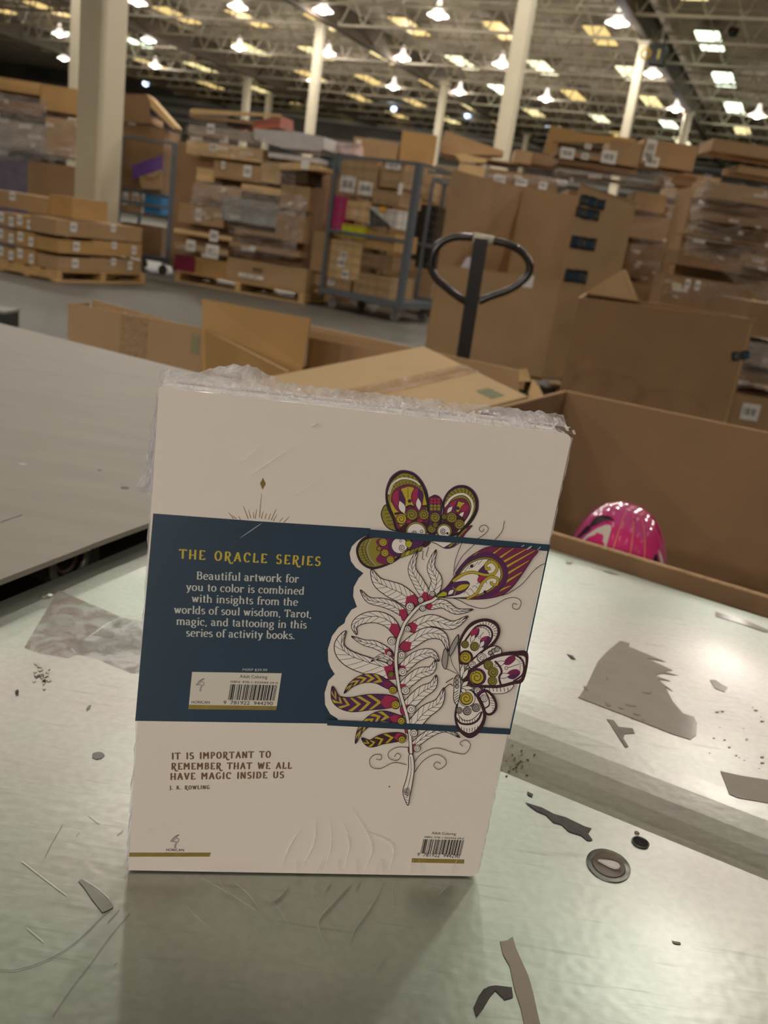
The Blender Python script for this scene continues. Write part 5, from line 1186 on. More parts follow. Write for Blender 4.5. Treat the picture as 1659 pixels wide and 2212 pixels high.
# tall carton with a cut down front (gaylord) and its neighbour
TB = mat('printed black tape', (34, 38, 42), .35, coat=.4); TB2 = mat('tape print blue', (44, 92, 122), .5); TB3 = mat('tape print grey', (120, 122, 120), .5)
F = [V((.135, 7.5, 0)), V((1.18, 7.5, 0)), V((1.79, 8.1, 0)), V((.82, 8.5, 0))]
gay = open_box('bulk_carton', 'tall cut down bulk carton with printed black tape behind the pallet jack', 'carton', F, [(.955, .98), (1.745, 1.705), (1.70, 1.71), (1.71, 1.708)], .14, KRAFT, .008)
def printed_tape(o, a, ex, ez, w, h, n, seed):
    q = MB(); rn = random.Random(seed); P = []
    for k in range(7): P.append(a + ex * (w * k / 6) + ez * rn.uniform(-.006, .006))
    for k in range(7): P.append(a + ex * (w * (6 - k) / 6) + ez * (h + rn.uniform(-.006, .006)))
    q.slab([p + n * .002 for p in P], n * .0008, 0)
    nn = int(w / .05)
    for i in range(nn):
        c = a + ex * (.02 + .05 * i) + ez * h * .25 + n * .003
        hh = h * .5; k = rn.randint(1, 2)
        for dx, dz, ww, h2 in ((0, 0, .007, hh), (.022, 0, .007, hh), (0, hh * .42, .03, hh * .18)) if i % 2 else ((0, 0, .008, hh), (0, 0, .026, hh * .2), (0, hh * .8, .026, hh * .2)):
            p = c + ex * dx + ez * dz; q.slab([p, p + ex * ww, p + ex * ww + ez * h2, p + ez * h2], n * .0003, k)
    return q.build('printed_tape', [TB, TB2, TB3], o)
eR_ = (F[2] - F[1]).normalized(); nR = V((eR_.y, -eR_.x, 0))
for (z, x0, w, h, sd) in ((1.585, .03, .36, .085, 1), (1.49, .01, .33, .085, 2), (1.25, .02, .36, .10, 4), (.97, .03, .32, .11, 5)):
    printed_tape(gay, V((F[1].x, F[1].y, z)) + eR_ * x0 + nR * .002, eR_, V((0, 0, 1)), w, h, nR, sd)
label_on(gay, V((.90, 7.49, .93)), V((1, 0, 0)), V((0, 0, 1)), .10, .10, V((0, -1, 0)), False)
q = MB(); q.slab([V((.33, 7.52, .955)), V((.52, 7.52, .965)), V((.53, 7.62, 1.02)), V((.38, 7.7, 1.05))], (0, 0, .003)); q.build('paper_sheet', mat('lilac paper', (176, 168, 178), .6), gay)
q = MB()
for s in range(2):
    for k in range(6): q.box(.2 + .3 * k, 7.55 + .1 * k * 0, 0 if s == 0 else .115, .3 + .3 * k, 8.4, .02 if s == 0 else .14)
for x in (.2, .95, 1.65): q.box(x, 7.55, .02, x + .1, 8.4, .115)
tag(q.build('wooden_pallet', WOOD), 'wooden pallet under the tall cut down bulk carton', 'pallet')
J = [V((.905, 5.0, 0)), V((1.90, 5.0, 0)), V((2.12, 6.0, 0)), V((1.13, 6.0, 0))]
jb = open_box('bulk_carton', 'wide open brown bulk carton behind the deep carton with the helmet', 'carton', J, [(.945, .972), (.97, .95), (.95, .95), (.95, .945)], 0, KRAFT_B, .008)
q = MB(); panel_poly(q, [Y(1262, 634, 5.9), Y(1300, 640, 5.9), Y(1380, 652, 5.9), Y(1352, 584, 6.0), Y(1345, 583, 6.0)], .008); q.build('flap', KRAFT, jb)
q = MB(); q.bar(Y(1352, 586, 5.88), Y(1372, 648, 5.86), .035, .006); q.build('cut_edge', KRAFT_L, jb)
printed_tape(jb, Y(1580, 780, 4.995), V((.96, 0, .28)), V((-.28, 0, .96)), .10, .05, V((0, -1, 0)), 9)
q = MB(); a, c = Y(1635, 690, 4.996), Y(1560, 905, 4.996); q.bar(V((1.885, 4.997, .95)), V((1.885, 4.997, .2)), .004, .002); q.build('fold_line', KRAFT_L, jb)

# hand pallet jack
tip = Y(1040, 512, 3.4); low = Y(1000, 772, 3.4)
pj = thing('pallet_jack', 'black hand pallet jack with a loop handle between the cartons', 'pallet jack', (low.x, 3.5, 0))
dn_ = (low - tip).normalized(); foot = low + dn_ * .55; foot.y = 3.42
q = MB(); q.bar(tip + dn_ * .005, foot, .052, .035, up=V((0, 1, 0))); q.build('mast', BLACKM, pj)
BLK = mat('worn black grip', (30, 26, 24), .25, var=.3, scale=40, coat=.4)
loop = [(1022, 513), (985, 512), (955, 523), (937, 546), (931, 575), (941, 600), (965, 622), (985, 638), (1000, 648), (1010, 652)]
loop2 = [(1060, 520), (1095, 527), (1125, 543), (1143, 568), (1141, 592), (1122, 612), (1095, 628), (1060, 640), (1042, 648), (1034, 652)]
for P in (loop, loop2):
    q = MB(); q.tube(cat_spline([Y(x, y, 3.4) for x, y in P], n=8), .0145, 12); q.build('loop_handle', BLK, pj, True)
q = MB(); q.tube([Y(1022, 512.5, 3.4), Y(1065, 520.5, 3.4)], .0175, 14); o = q.build('grip_sleeve', mat('cream grip', (206, 200, 180), .4), pj, True); o['label'] = 'cream grip in the middle of the handle'
q = MB(); q.box(low.x - .09, 3.36, .10, low.x + .09, 3.55, .42); q.tube([(low.x, 3.5, .42), (low.x, 3.5, .52)], .04, 14); q.build('pump_body', BLACKM, pj)
for s in (-1, 1):
    q = MB(); q.box(low.x + s * .19 - .08, 3.5, .07, low.x + s * .19 + .08, 4.7, .12); q.build('fork', mat('worn fork steel', (96, 40, 36), .4), pj)
    q = MB(); q.tube([(low.x + s * .07, 3.4, .05 + .05), (low.x + s * .02, 3.4, .10)], .10, 18); q.build('wheel', RUBBER, pj)
    q = MB(); q.tube([(low.x + s * .19 - .03, 4.55, .041), (low.x + s * .19 + .03, 4.55, .041)], .04, 14); q.build('fork_roller', RUBBER, pj)
# ================================================================ stacked goods across the hall
class Face:
    """a standing face of a load: O a floor point, e along it, n away from the camera"""
    def __init__(s, O, e, push=0):
        s.e = V((e[0], e[1], 0)).normalized(); s.n = V((-s.e.y, s.e.x, 0)); s.n = s.n if s.n.y > 0 else -s.n
        s.O = V((O[0], O[1], 0)) + s.n * push
    def at(s, px, py): return onplane(px, py, s.O, s.n)
    def back(s, d): return Face(s.O, s.e, d)
BROWNS = [KRAFT, KRAFT_B, KRAFT_C, KRAFT]
def fbox(face, xl, yt, xr, yb, depth, label, m=KRAFT, labels=(), group=None, name='carton', cat_='carton', z0=None, tape=False, jit=.006, push=0):
    f = face.back(push) if push else face
    a, b2 = f.at(xl, yt), f.at(xr, yb); e, n = f.e, f.n
    s0, s1 = (a - f.O).dot(e), (b2 - f.O).dot(e); zt, zb = a.z, (b2.z if z0 is None else z0)
    rn = random.Random(label); j = lambda: V((rn.uniform(-jit, jit), rn.uniform(-jit, jit), 0))
    P = [f.O + e * s0, f.O + e * s1, f.O + e * s1 + n * depth, f.O + e * s0 + n * depth]
    q = MB(); mid = [up(p, (zt + zb) / 2) + j() * .5 for p in P]
    lo = [up(p, zb) + j() * .3 for p in P]; hi = [up(p, zt) + j() + V((0, 0, rn.uniform(-jit, 0))) for p in P]
    q.add(lo + mid + hi, [(3, 2, 1, 0), (8, 9, 10, 11)] + [(i, (i + 1) % 4, 4 + (i + 1) % 4, 4 + i) for i in range(4)] + [(4 + i, 4 + (i + 1) % 4, 8 + (i + 1) % 4, 8 + i) for i in range(4)])
    o = tag(q.build(name, m), label, cat_, group)
    L = s1 - s0; H = zt - zb
    for (fx, fz, w, h) in labels:
        label_on(o, f.O + e * (s0 + L * fx) + V((0, 0, zb + H * fz)) - n * .006, e, V((0, 0, 1)), w, h, -n)
    if tape: tape_on(o, f.O + e * (s0 + L * .5) + V((0, 0, zt)) - n * .004, f.O + e * (s0 + L * .5) + V((0, 0, zb)) - n * .004, .06, -n)
    return o
def sheet(face, C4, label, nx, ny, amp, m, push=-.03, name='stretch_wrap', group='torn stretch wrap on the loads', sag=0):
    """crumpled film over four picture corners (tl, tr, br, bl) of a face"""
    f = face.back(push); P = [f.at(*c) for c in C4]; q = MB(); rn = random.Random(label); vs = []
    ph = [rn.uniform(0, 6.28) for _ in range(4)]
    for j in range(ny + 1):
        for i in range(nx + 1):
            u, v = i / nx, j / ny; p = P[0].lerp(P[1], u).lerp(P[3].lerp(P[2], u), v)
            w = amp * (sin(9 * u + 5 * v + ph[0]) * .4 + sin(23 * v + 4 * u + ph[1]) * .3 + rn.uniform(-.18, .18))
            edge = rn.uniform(-.03, .03) if i in (0, nx) or j in (0, ny) else 0
            vs.append(p - f.n * w + f.e * edge + V((0, 0, edge * .8 - sag * sin(pi * u) * v)))
    q.add(vs, [(j * (nx + 1) + i, j * (nx + 1) + i + 1, (j + 1) * (nx + 1) + i + 1, (j + 1) * (nx + 1) + i) for j in range(ny) for i in range(nx)])
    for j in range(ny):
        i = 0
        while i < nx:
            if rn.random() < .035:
                for k in range(i, min(nx, i + rn.randint(1, 3))): q.m[j * nx + k] = 1  # face runs painted bright as streak highlights
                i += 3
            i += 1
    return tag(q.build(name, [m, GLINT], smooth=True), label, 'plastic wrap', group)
def pallet(face, s0, s1, depth, label, h=.14, group=None, push=0):
    f = face.back(push); O, e, n = f.O, f.e, f.n
    r = thing('wooden_pallet', label, 'pallet', O + e * (s0 + s1) / 2 + n * depth / 2, group)
    def bx(a0, a1, d0, d1, z0, z1, nm):
        q = MB(); P = [O + e * a0 + n * d0, O + e * a1 + n * d0, O + e * a1 + n * d1, O + e * a0 + n * d1]; q.hexa([up(p, z0) for p in P], [up(p, z1) for p in P]); q.build(nm, WOOD, r)
    nb = max(3, int(depth / .22))
    for i in range(nb):
        d = depth * i / (nb - .35); bx(s0, s1, d, d + depth / nb * .72, h - .02, h, 'deck_board')
    for a in (s0, (s0 + s1) / 2 - .045, s1 - .09): bx(a, a + .09, 0, depth, .02, h - .02, 'stringer')
    for d in (0, depth * .45, depth - .1): bx(s0, s1, d, d + .1, 0, .02, 'bottom_board')
    return r

# ---- left: pallet of small cartons (building axes)
K = Z(122, 609, 0)
FR = Face(K, U1); FR.n = -U2; FS = Face(K, U2); FS.n = U1
gS = 'small labelled cartons on the left pallet'
lb = .11
fr = [(121, 473, 193, 514, [(.5, .6, lb, lb)], 'top left'), (194, 480, 307, 517, [(.42, .78, .09, .09)], 'top right'), (125, 516, 201, 553, [(.5, .55, lb, lb)], 'middle left'), (202, 518, 306, 554, [(.4, .75, .09, .09), (.82, .5, .09, lb)], 'middle right'), (126, 554, 195, 591, [(.5, .55, lb, lb)], 'bottom left'), (196, 556, 305, 591, [(.42, .78, .09, .09), (.75, .55, .09, lb)], 'bottom right')]
zs = {}
for (x0, y0, x1, y1, L, w) in fr:
    lay = 'top middle bottom'.split().index(w.split()[0]); z0, z1 = .145 + .205 * (2 - lay), .145 + .205 * (3 - lay) - .004
    o = fbox(FR, x0, y0, x1, y1, .42, 'small labelled carton, %s of the near face of the left pallet' % w, KRAFT_C if lay == 1 else KRAFT, L, gS, z0=z0)
pallet(FR, .0, 1.62, 1.0, 'pale wooden pallet under the labelled cartons in front of the wide column')
sd = [(34, 462, 72, 494, .6), (-6, 455, 33, 480, .6), (35, 496, 76, 534, .6), (-8, 490, 33, 527, .5), (34, 532, 77, 577, .7), (-8, 529, 33, 566, .6)]
for i, (x0, y0, x1, y1, fx) in enumerate(sd):
    lay = i // 2; z0 = .145 + .205 * (2 - lay)
    fbox(FS, x0, y0, x1, y1, .5, 'small labelled carton, %s, in the %s left of the near face' % (['top', 'top', 'middle', 'middle', 'bottom', 'bottom'][i], ['column next', 'column farther'][i % 2]), KRAFT if i % 2 else KRAFT_C, [(.25, .6, lb * .8, lb), (.8, .4, lb * .7, lb)], gS, z0=z0)
for i, (x0, y0, x1, y1, lay) in enumerate([(78, 464, 121, 507, 0), (80, 506, 124, 546, 1), (79, 545, 122, 585, 2)]):
    z0 = .145 + .205 * (2 - lay); f = Face(K - U2 * .012, U2); f.n = U1
    fbox(f, x0, y0, x1, y1, -.012, 'corner carton on the left pallet, %s of three' % ['top', 'middle', 'lowest'][lay], KRAFT_L, [(.85, .6, .07, .09)], gS, z0=z0) if False else None
pallet(FS, -2.5, -1.05, .8, 'pale wooden pallet at the left edge beside the labelled cartons')
f2 = Face(K + U2 * -.30 + U1 * .35, U2); f2.n = U1
fbox(f2, -40, 404, 104, 458, .45, 'long carton on top of the left pallet at the left edge', KRAFT, [(.48, .75, .1, .1)], gS, z0=.765)
fbox(f2, 106, 418, 156, 462, .62, 'carton on top of the left pallet against the wide column', KRAFT_C, [], gS, z0=.765)
# ---- far left wrapped load
Q = Face((0, 15.6), (1, 0))
gl = 'far left wrapped load'
fbox(Q, -40, 330, 60, 428, .9, 'dark purple wrapped bale at the left edge', mat('dark purple film', (84, 74, 92), .35, var=.3, scale=6, bump=.5, bscale=7), [], gl, 'wrapped_bale', 'bale', z0=0)
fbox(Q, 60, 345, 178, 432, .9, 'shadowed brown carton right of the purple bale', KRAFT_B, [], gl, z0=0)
fbox(Q, -40, 250, 98, 330, .9, 'grey wrapped carton in the far left load', mat('grey wrapped board', (158, 148, 136), .5, var=.2, scale=4), [], gl)
fbox(Q, 98, 250, 178, 345, .9, 'brown wrapped carton against the wide column in the far left load', KRAFT, [], gl)
fbox(Q, -40, 205, 90, 252, .8, 'flat wrapped carton in the far left load', KRAFT_B, [], gl)
fbox(Q, -40, 160, 86, 206, .8, 'top carton of the far left load at the left edge', KRAFT_C, [], gl)
fbox(Q, 88, 180, 180, 250, .8, 'golden carton on top of the far left load', KRAFT_C, [], gl)
sheet(Q, [(-20, 200), (100, 215), (100, 330), (-20, 325)], 'silvery wrap over the far left load', 12, 12, .05, WRAP_D)
sheet(Q, [(-20, 300), (175, 320), (175, 350), (-20, 345)], 'bright torn wrap band low on the far left load', 16, 4, .05, WRAP_D)
sheet(Q, [(100, 245), (180, 260), (180, 330), (100, 320)], 'clear wrap over the carton by the wide column', 10, 8, .04, WRAP)

# ---- wheeled cage carts
def cage(face, L_, depth, H, label, mesh=True, wd=.06, post0=.05, nx=9, nz=14):
    O, e, n = face.O, face.e, face.n
    r = thing('cage_cart', label, 'cart', O + e * L_ / 2 + n * depth / 2)
    P = lambda s, d, z: O + e * s + n * d + V((0, 0, z))
    def bar(a, b2, w, nm, m=STEEL_G, h=None):
        q = MB(); q.bar(a, b2, w, h, up=n if abs((V(b2) - V(a)).normalized().dot(n)) < .9 else V((0, 0, 1))); return q.build(nm, m, r)
    for (s, d, w) in ((0, 0, post0), (L_, 0, wd * 1.5), (0, depth, post0), (L_, depth, wd)): bar(P(s, d, .17), P(s, d, H), w, 'post')
    for d in (0, depth):
        bar(P(0, d, H), P(L_, d, H), .04, 'rail'); bar(P(0, d, H * .52), P(L_, d, H * .52), .045, 'rail')
    for s in (0, L_): bar(P(s, 0, H), P(s, depth, H), .04, 'rail')
    q = MB(); q.hexa([P(-.02, -.03, .20), P(L_ + .02, -.03, .20), P(L_ + .02, depth, .20), P(-.02, depth, .20)], [P(-.02, -.03, .28), P(L_ + .02, -.03, .28), P(L_ + .02, depth, .28), P(-.02, depth, .28)]); q.build('deck', STEEL_G, r)
    if mesh:
        q = MB()
        for i in range(1, nx): q.bar(P(L_ * i / nx, .02, .28), P(L_ * i / nx, .02, H), .006)
        for j in range(1, nz): q.bar(P(0, .02, .28 + (H - .28) * j / nz), P(L_, .02, .28 + (H - .28) * j / nz), .006)
        q.build('wire_mesh', mat('mesh wire', (120, 108, 92), .5), r)
    for s, d in ((.15, .12), (L_ - .12, .12), (.15, depth - .12), (L_ - .12, depth - .12)):
        c = P(s, d, .075); q = MB(); q.tube([c - n * .02, c + n * .02], .075, 18); w_ = q.build('caster', RUBBER, r)
        q = MB(); q.bar(c - n * .035, c - n * .035 + V((0, 0, .14)), .03, .012); q.bar(c + n * .035, c + n * .035 + V((0, 0, .14)), .03, .012); q.bar(c + V((0, 0, .115)) - n * .05, c + V((0, 0, .115)) + n * .05, .05, .02); q.build('caster_fork', STEEL_G, w_)
    return r
a, b2 = Z(690, 662, 0), Z(853, 697, 0)
CF = Face(a, (.86, -.51)); L_ = (b2 - a).dot(CF.e)
cage(CF, L_, 1.0, 2.08, 'grey wheeled cage cart full of cartons in the middle of the hall')
inn2 = CF.back(.10)
def cb(x0, y0, x1, y1, label, m=KRAFT, labels=(), d=.6, push=0, z0=None, **k): return fbox(inn2, x0, y0, x1, y1, d, label, m, labels, 'goods inside the middle cage cart', push=push, z0=z0, jit=.004, **k)
MAG = mat('magenta board', (178, 40, 104), .5); NEON = mat('neon yellow film', (206, 204, 24), .35, var=.12, scale=18, bump=.4, bscale=20)
cb(668, 588, 755, 634, 'low carton at the bottom left of the cage cart', KRAFT, [(.55, .5, .12, .08)], z0=.285)
cb(710, 515, 774, 608, 'carton with stacked white labels low in the cage cart', KRAFT_L, [(.5, .62, .12, .10), (.45, .42, .14, .13), (.6, .12, .14, .12)], d=.5, push=-.0)
cb(768, 586, 842, 640, 'bottom right carton in the cage cart', KRAFT, [], z0=.285); cb(784, 545, 846, 584, 'second carton from the bottom right in the cage cart', KRAFT_B)
cb(790, 496, 850, 544, 'carton just under the middle rail at the right of the cage cart', KRAFT_C); cb(679, 498, 699, 588, 'narrow carton at the left under the middle rail of the cage cart', KRAFT)
cb(725, 480, 788, 517, 'neon yellow wrapped pack in the cage cart', NEON, [], d=.3, push=-.05, name='wrapped_pack', cat_='pack')
cb(712, 421, 736, 507, 'upright magenta box in the cage cart', MAG, [], d=.3, push=-.06, name='magenta_box', cat_='box')
cb(738, 429, 797, 480, 'beige wrapped carton above the neon pack', KRAFT_L, [(.55, .4, .05, .05)])
cb(739, 342, 808, 428, 'carton with two big labels near the top of the cage cart', KRAFT, [(.25, .30, .26, .22), (.74, .24, .24, .18)])
cb(800, 446, 855, 494, 'white pack with a dark wedge at the right of the cage cart', mat('pale pack', (206, 202, 194), .5), [], d=.3)
q = MB(); f = inn2.back(-.012); q.slab([f.at(799, 449), f.at(848, 492), f.at(799, 490)], f.n * -.008); tag(q.build('folded_bag', mat('dark wedge', (66, 66, 64), .6)), 'dark triangular bag beside the white pack in the cage cart', 'bag')
q = MB(); f = inn2.back(-.015); q.slab([f.at(822, 446), f.at(835, 449), f.at(833, 461), f.at(820, 458)], f.n * -.01); tag(q.build('amber_tag', mat('amber tag', (240, 170, 20), .4)), 'amber tag on the white pack in the cage cart', 'tag')
cb(808, 408, 860, 446, 'carton right of the beige wrapped one in the cage cart', KRAFT); cb(827, 348, 869, 408, 'upright carton at the top right of the cage cart', KRAFT, [(.5, .85, .25, .08)])
label_on(bpy.data.objects['cage_cart'], CF.at(872, 410) - CF.n * .08, CF.e, V((0, 0, 1)), .07, .15, -CF.n, False)
# cart behind it
C3 = Face(Z(868, 690, 0) + V((.15, 1.2, 0)), (.97, -.22))
cage(C3, .56, .9, 2.05, 'second grey cage cart half hidden behind the bulk carton', nx=4)
i3 = C3.back(.08)
fbox(i3, 870, 588, 928, 655, .6, 'carton at the foot of the second cage cart', KRAFT, [], z0=.285, jit=.004)
fbox(i3, 885, 437, 930, 582, .5, 'black pack in the second cage cart', mat('black film', (28, 22, 22), .4, bump=.4, bscale=10), [], name='wrapped_pack', cat_='pack')
fbox(i3, 888, 362, 932, 435, .5, 'carton at the top of the second cage cart', KRAFT, [])
# left cart behind the wide column
C1 = Face(Y(250, 590, 14.3), (1, -.02)); C1.O.z = 0
l1_ = (C1.at(368, 500) - C1.O).dot(C1.e)
cage(C1, l1_, 1.0, 2.0, 'grey cage cart behind the wide column with a big open carton', False)
i1 = C1.back(.12)
q = MB(); a = i1.at(255, 405); b3 = i1.at(350, 405); P = [a, b3, b3 + i1.n * .8, a + i1.n * .8]; q.hexa([up(p, a.z - .02) for p in P], [up(p, a.z + .02) for p in P]); q.build('shelf', STEEL_G, bpy.data.objects['cage_cart.002'])
g1 = 'goods in the left cage cart'
fbox(i1, 250, 262, 350, 388, .8, 'big scuffed carton on the shelf of the left cage cart', KRAFT_B, [], g1, z0=a.z + .02)
oc = tag(fbox(i1, 250, 238, 322, 264, .7, 'upper open carton leaning on the big scuffed carton', KRAFT, [(.5, .3, .12, .22)], g1), None)
f = i1.back(-.02); q = MB(); panel_poly(q, [f.at(250, 262), f.at(328, 268), f.at(318, 204), f.at(250, 204)], .02); q.build('flap', KRAFT_B, oc)
q = MB(); panel_poly(q, [f.at(318, 204), f.at(328, 212), f.at(384, 276), f.at(374, 279), f.at(326, 232)], .25); q.build('flap', KRAFT_L, oc)
f = i1.back(-.08); q = MB(); q.slab([f.at(284, 358), f.at(350, 335), f.at(350, 372), f.at(288, 386)], f.n * .05); tag(q.build('mailer_bag', mat('purple film', (92, 52, 138), .4, var=.2, scale=12)), 'purple mailer bag in the left cage cart', 'bag', g1)
m_k = mat('brown mailer paper', (168, 138, 100), .7); q = MB(); f = i1.back(-.12); q.slab([f.at(300, 382), f.at(350, 366), f.at(350, 410), f.at(306, 408)], f.n * .03); mb_ = tag(q.build('paper_mailer', m_k), 'brown paper mailer with a curved printed line under the purple bag', 'mailer', g1)
f = i1.back(-.125); q = MB(); P = cat_spline([f.at(312, 379), f.at(324, 386), f.at(338, 383), f.at(346, 374)], n=5)
for a2, c2 in zip(P, P[1:]): q.bar(a2, c2, .012, .004)
q.build('printed_arc', INK, mb_)
fbox(i1, 262, 412, 303, 476, .6, 'carton with tall white labels low in the left cage cart', KRAFT, [(.22, .62, .08, .2), (.72, .68, .11, .2)], g1, z0=.9)
fbox(i1, 305, 420, 346, 471, .5, 'bright blue box low in the left cage cart', mat('bright blue board', (28, 132, 196), .4), [(.12, .5, .05, .3)], g1, name='blue_box', cat_='box', z0=.92)
fbox(i1, 262, 478, 346, 560, .6, 'brown carton under the blue box in the left cage cart', KRAFT_B, [], g1, z0=.285)
# ---- big wrapped load in the middle left
MA, MBp = Z(377, 606, 0), Z(655, 657, 0); ML = Face(MA, MBp - MA); LM = (MBp - MA).length
gm = 'middle load of mixed cartons'
pallet(ML, 0, LM, 1.1, 'long pale pallet under the tall mixed load', .16)
def mbx(x0, y0, x1, y1, label, m=KRAFT, labels=(), d=.27, push=0, z0=None, **k): return fbox(ML, x0, y0, x1, y1, d, label, m, labels, gm, push=push, z0=z0, **k)
mbx(378, 549, 418, 592, 'maroon box at the lower left of the tall mixed load', mat('maroon board', (130, 34, 66), .5), [], z0=.165, name='maroon_box', cat_='box', push=.02); mbx(420, 553, 490, 610, 'dark golden carton next to the maroon box', KRAFT_C, [], z0=.165, push=.05)
o = mbx(492, 554, 657, 642, 'largest carton at the foot of the tall mixed load', KRAFT, [(.32, .30, .42, .05)], z0=.165)
q = MB(); c = ML.at(546, 586) - ML.n * .012; q.slab([c, c + ML.e * .16, c + ML.e * .16 + V((0, 0, .06)), c + V((0, 0, .06))], -ML.n * .001); q.build('print_block', mat('faded carton print', (108, 82, 54), .7), o)
mbx(376, 521, 492, 553, 'flat carton with torn tape above the maroon box', KRAFT, [(.32, .7, .16, .16), (.72, .3, .22, .2)], push=.0); mbx(496, 520, 645, 556, 'flat carton above the largest one', KRAFT, [(.35, .3, .1, .06)])
mbx(376, 492, 500, 522, 'flat carton third from the floor at the left', KRAFT_L, [(.7, .6, .15, .16)], push=.04); mbx(508, 490, 640, 522, 'wrapped carton third from the floor at the right', KRAFT, [], push=.04)
mbx(387, 437, 482, 493, 'carton with a hanging white label, left of the grey bag', KRAFT, [(.45, .5, .11, .18)], push=.06); mbx(484, 420, 598, 492, 'grey film bag in the middle of the tall mixed load', mat('blue grey film', (146, 150, 146), .35, var=.25, scale=7, bump=.5, bscale=8), [], name='film_bag', cat_='bag', push=.05, jit=.03); mbx(600, 455, 650, 525, 'upright wrapped carton at the right of the grey bag', KRAFT, [], push=.0)
mbx(420, 393, 520, 438, 'wrapped carton left over the grey bag', KRAFT, [], push=.06); mbx(522, 396, 606, 424, 'wrapped carton right over the grey bag', KRAFT_L, [], push=.06)
mbx(425, 360, 462, 394, 'small tan carton at the left of the upper part', KRAFT_L, [], push=.1); mbx(463, 346, 562, 396, 'carton with two small labels in the upper part', KRAFT, [(.2, .78, .06, .1), (.72, .6, .13, .16)], push=.08); mbx(564, 348, 606, 398, 'stack of wrapped flats in the upper part', KRAFT_L, [], push=.1)
oc = mbx(608, 396, 664, 456, 'open carton with a dark mouth at the right of the tall mixed load', KRAFT, [], push=.05)
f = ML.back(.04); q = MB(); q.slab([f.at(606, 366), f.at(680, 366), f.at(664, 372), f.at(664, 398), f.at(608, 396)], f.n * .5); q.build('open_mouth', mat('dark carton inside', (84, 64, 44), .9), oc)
f = ML.back(-.03); q = MB(); q.slab([f.at(606, 352), f.at(640, 350), f.at(688, 356), f.at(688, 368), f.at(604, 366)], f.n * .5); q.build('lid', KRAFT_L, oc)
label_on(oc, f.at(659, 357) - f.n * .002, f.e, V((0, 0, 1)), .13, .10, -f.n, False)
mbx(404, 302, 566, 352, 'wide wrapped carton near the top of the tall mixed load', KRAFT_L, [(.36, .7, .14, .1)], push=.08); mbx(580, 328, 690, 353, 'white flat pack near the top of the tall mixed load', mat('white film', (196, 192, 190), .3, var=.1, scale=9, bump=.4, bscale=12), [], name='flat_pack', cat_='pack', push=.05)
mbx(409, 268, 544, 304, 'grey wrapped flat carton below the top one', mat('grey wrapped board', (158, 148, 136), .5), [(.35, .75, .13, .14)], push=.08)
f = ML.back(.04); q = MB(); q.slab([f.at(548, 278), f.at(640, 284), f.at(700, 296), f.at(700, 322), f.at(690, 326), f.at(610, 320), f.at(548, 300)], f.n * .6); tag(q.build('long_pack', mat('white film', (196, 192, 190), .3)), 'long white film pack tilted near the top of the tall mixed load', 'pack', gm)
oc = mbx(409, 246, 548, 269, 'open top carton with a red inside on the tall mixed load', KRAFT, [], push=.06)
f = ML.back(.05); q = MB(); q.slab([f.at(409, 238), f.at(416, 234), f.at(606, 247), f.at(606, 252), f.at(412, 246)], f.n * .02); q.build('flap', KRAFT_L, oc)
f = ML.back(.1); q = MB(); q.slab([f.at(490, 252), f.at(545, 262), f.at(606, 250), f.at(606, 276), f.at(490, 272)], f.n * .4); o = q.build('inside', mat('dull red inside', (150, 92, 76), .7), oc)
q = MB(); f = ML.back(.08); q.slab([f.at(492, 252), f.at(502, 250), f.at(542, 272), f.at(490, 272)], f.n * .02); q.build('dark_panel', INK, oc); q = MB(); q.slab([f.at(546, 270), f.at(606, 268), f.at(606, 276), f.at(546, 279)], f.n * .02); q.build('red_panel', mat('orange red panel', (196, 112, 84), .6), oc)
mbx(692, 300, 768, 334, 'pink bubble wrapped pack behind the cage cart', mat('pink bubble film', (206, 182, 178), .25, var=.25, scale=16, bump=.8, bscale=16), [], push=.5, name='bubble_pack', cat_='pack', jit=.03); mbx(690, 336, 738, 372, 'teal film pack under the pink bubble wrap', mat('teal film', (104, 130, 132), .3, var=.2, scale=9), [], push=.5, name='film_pack', cat_='pack')
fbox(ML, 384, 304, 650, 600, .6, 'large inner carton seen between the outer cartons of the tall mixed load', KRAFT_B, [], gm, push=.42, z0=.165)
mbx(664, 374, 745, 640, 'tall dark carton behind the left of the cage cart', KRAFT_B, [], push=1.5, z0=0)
for C4, lab, nx, ny, amp, m in [([(405, 268), (566, 290), (566, 345), (402, 335)], 'clear wrap on the upper part of the tall mixed load', 18, 8, .03, WRAP), ([(424, 390), (660, 425), (640, 470), (415, 440)], 'milky wrap band across the tall mixed load', 24, 6, .06, WRAP_D), ([(412, 402), (484, 412), (480, 478), (410, 470)], 'clear wrap over the left cartons of the tall mixed load', 8, 8, .05, WRAP), ([(484, 420), (640, 450), (640, 520), (490, 500)], 'clear wrap over the grey bag', 14, 8, .05, WRAP), ([(640, 420), (666, 430), (640, 540), (605, 545)], 'hanging tail of wrap at the right corner of the tall mixed load', 6, 16, .07, WRAP_D), ([(505, 500), (640, 520), (640, 560), (500, 550)], 'torn wrap low on the tall mixed load', 14, 5, .03, WRAP), ([(565, 345), (640, 355), (640, 410), (565, 400)], 'crumpled wrap by the open carton', 8, 6, .05, WRAP), ([(378, 522), (492, 545), (492, 560), (378, 545)], 'crumpled wrap strip over the maroon box', 14, 3, .03, WRAP)]:
    sheet(ML, C4, lab, nx, ny, amp, m)
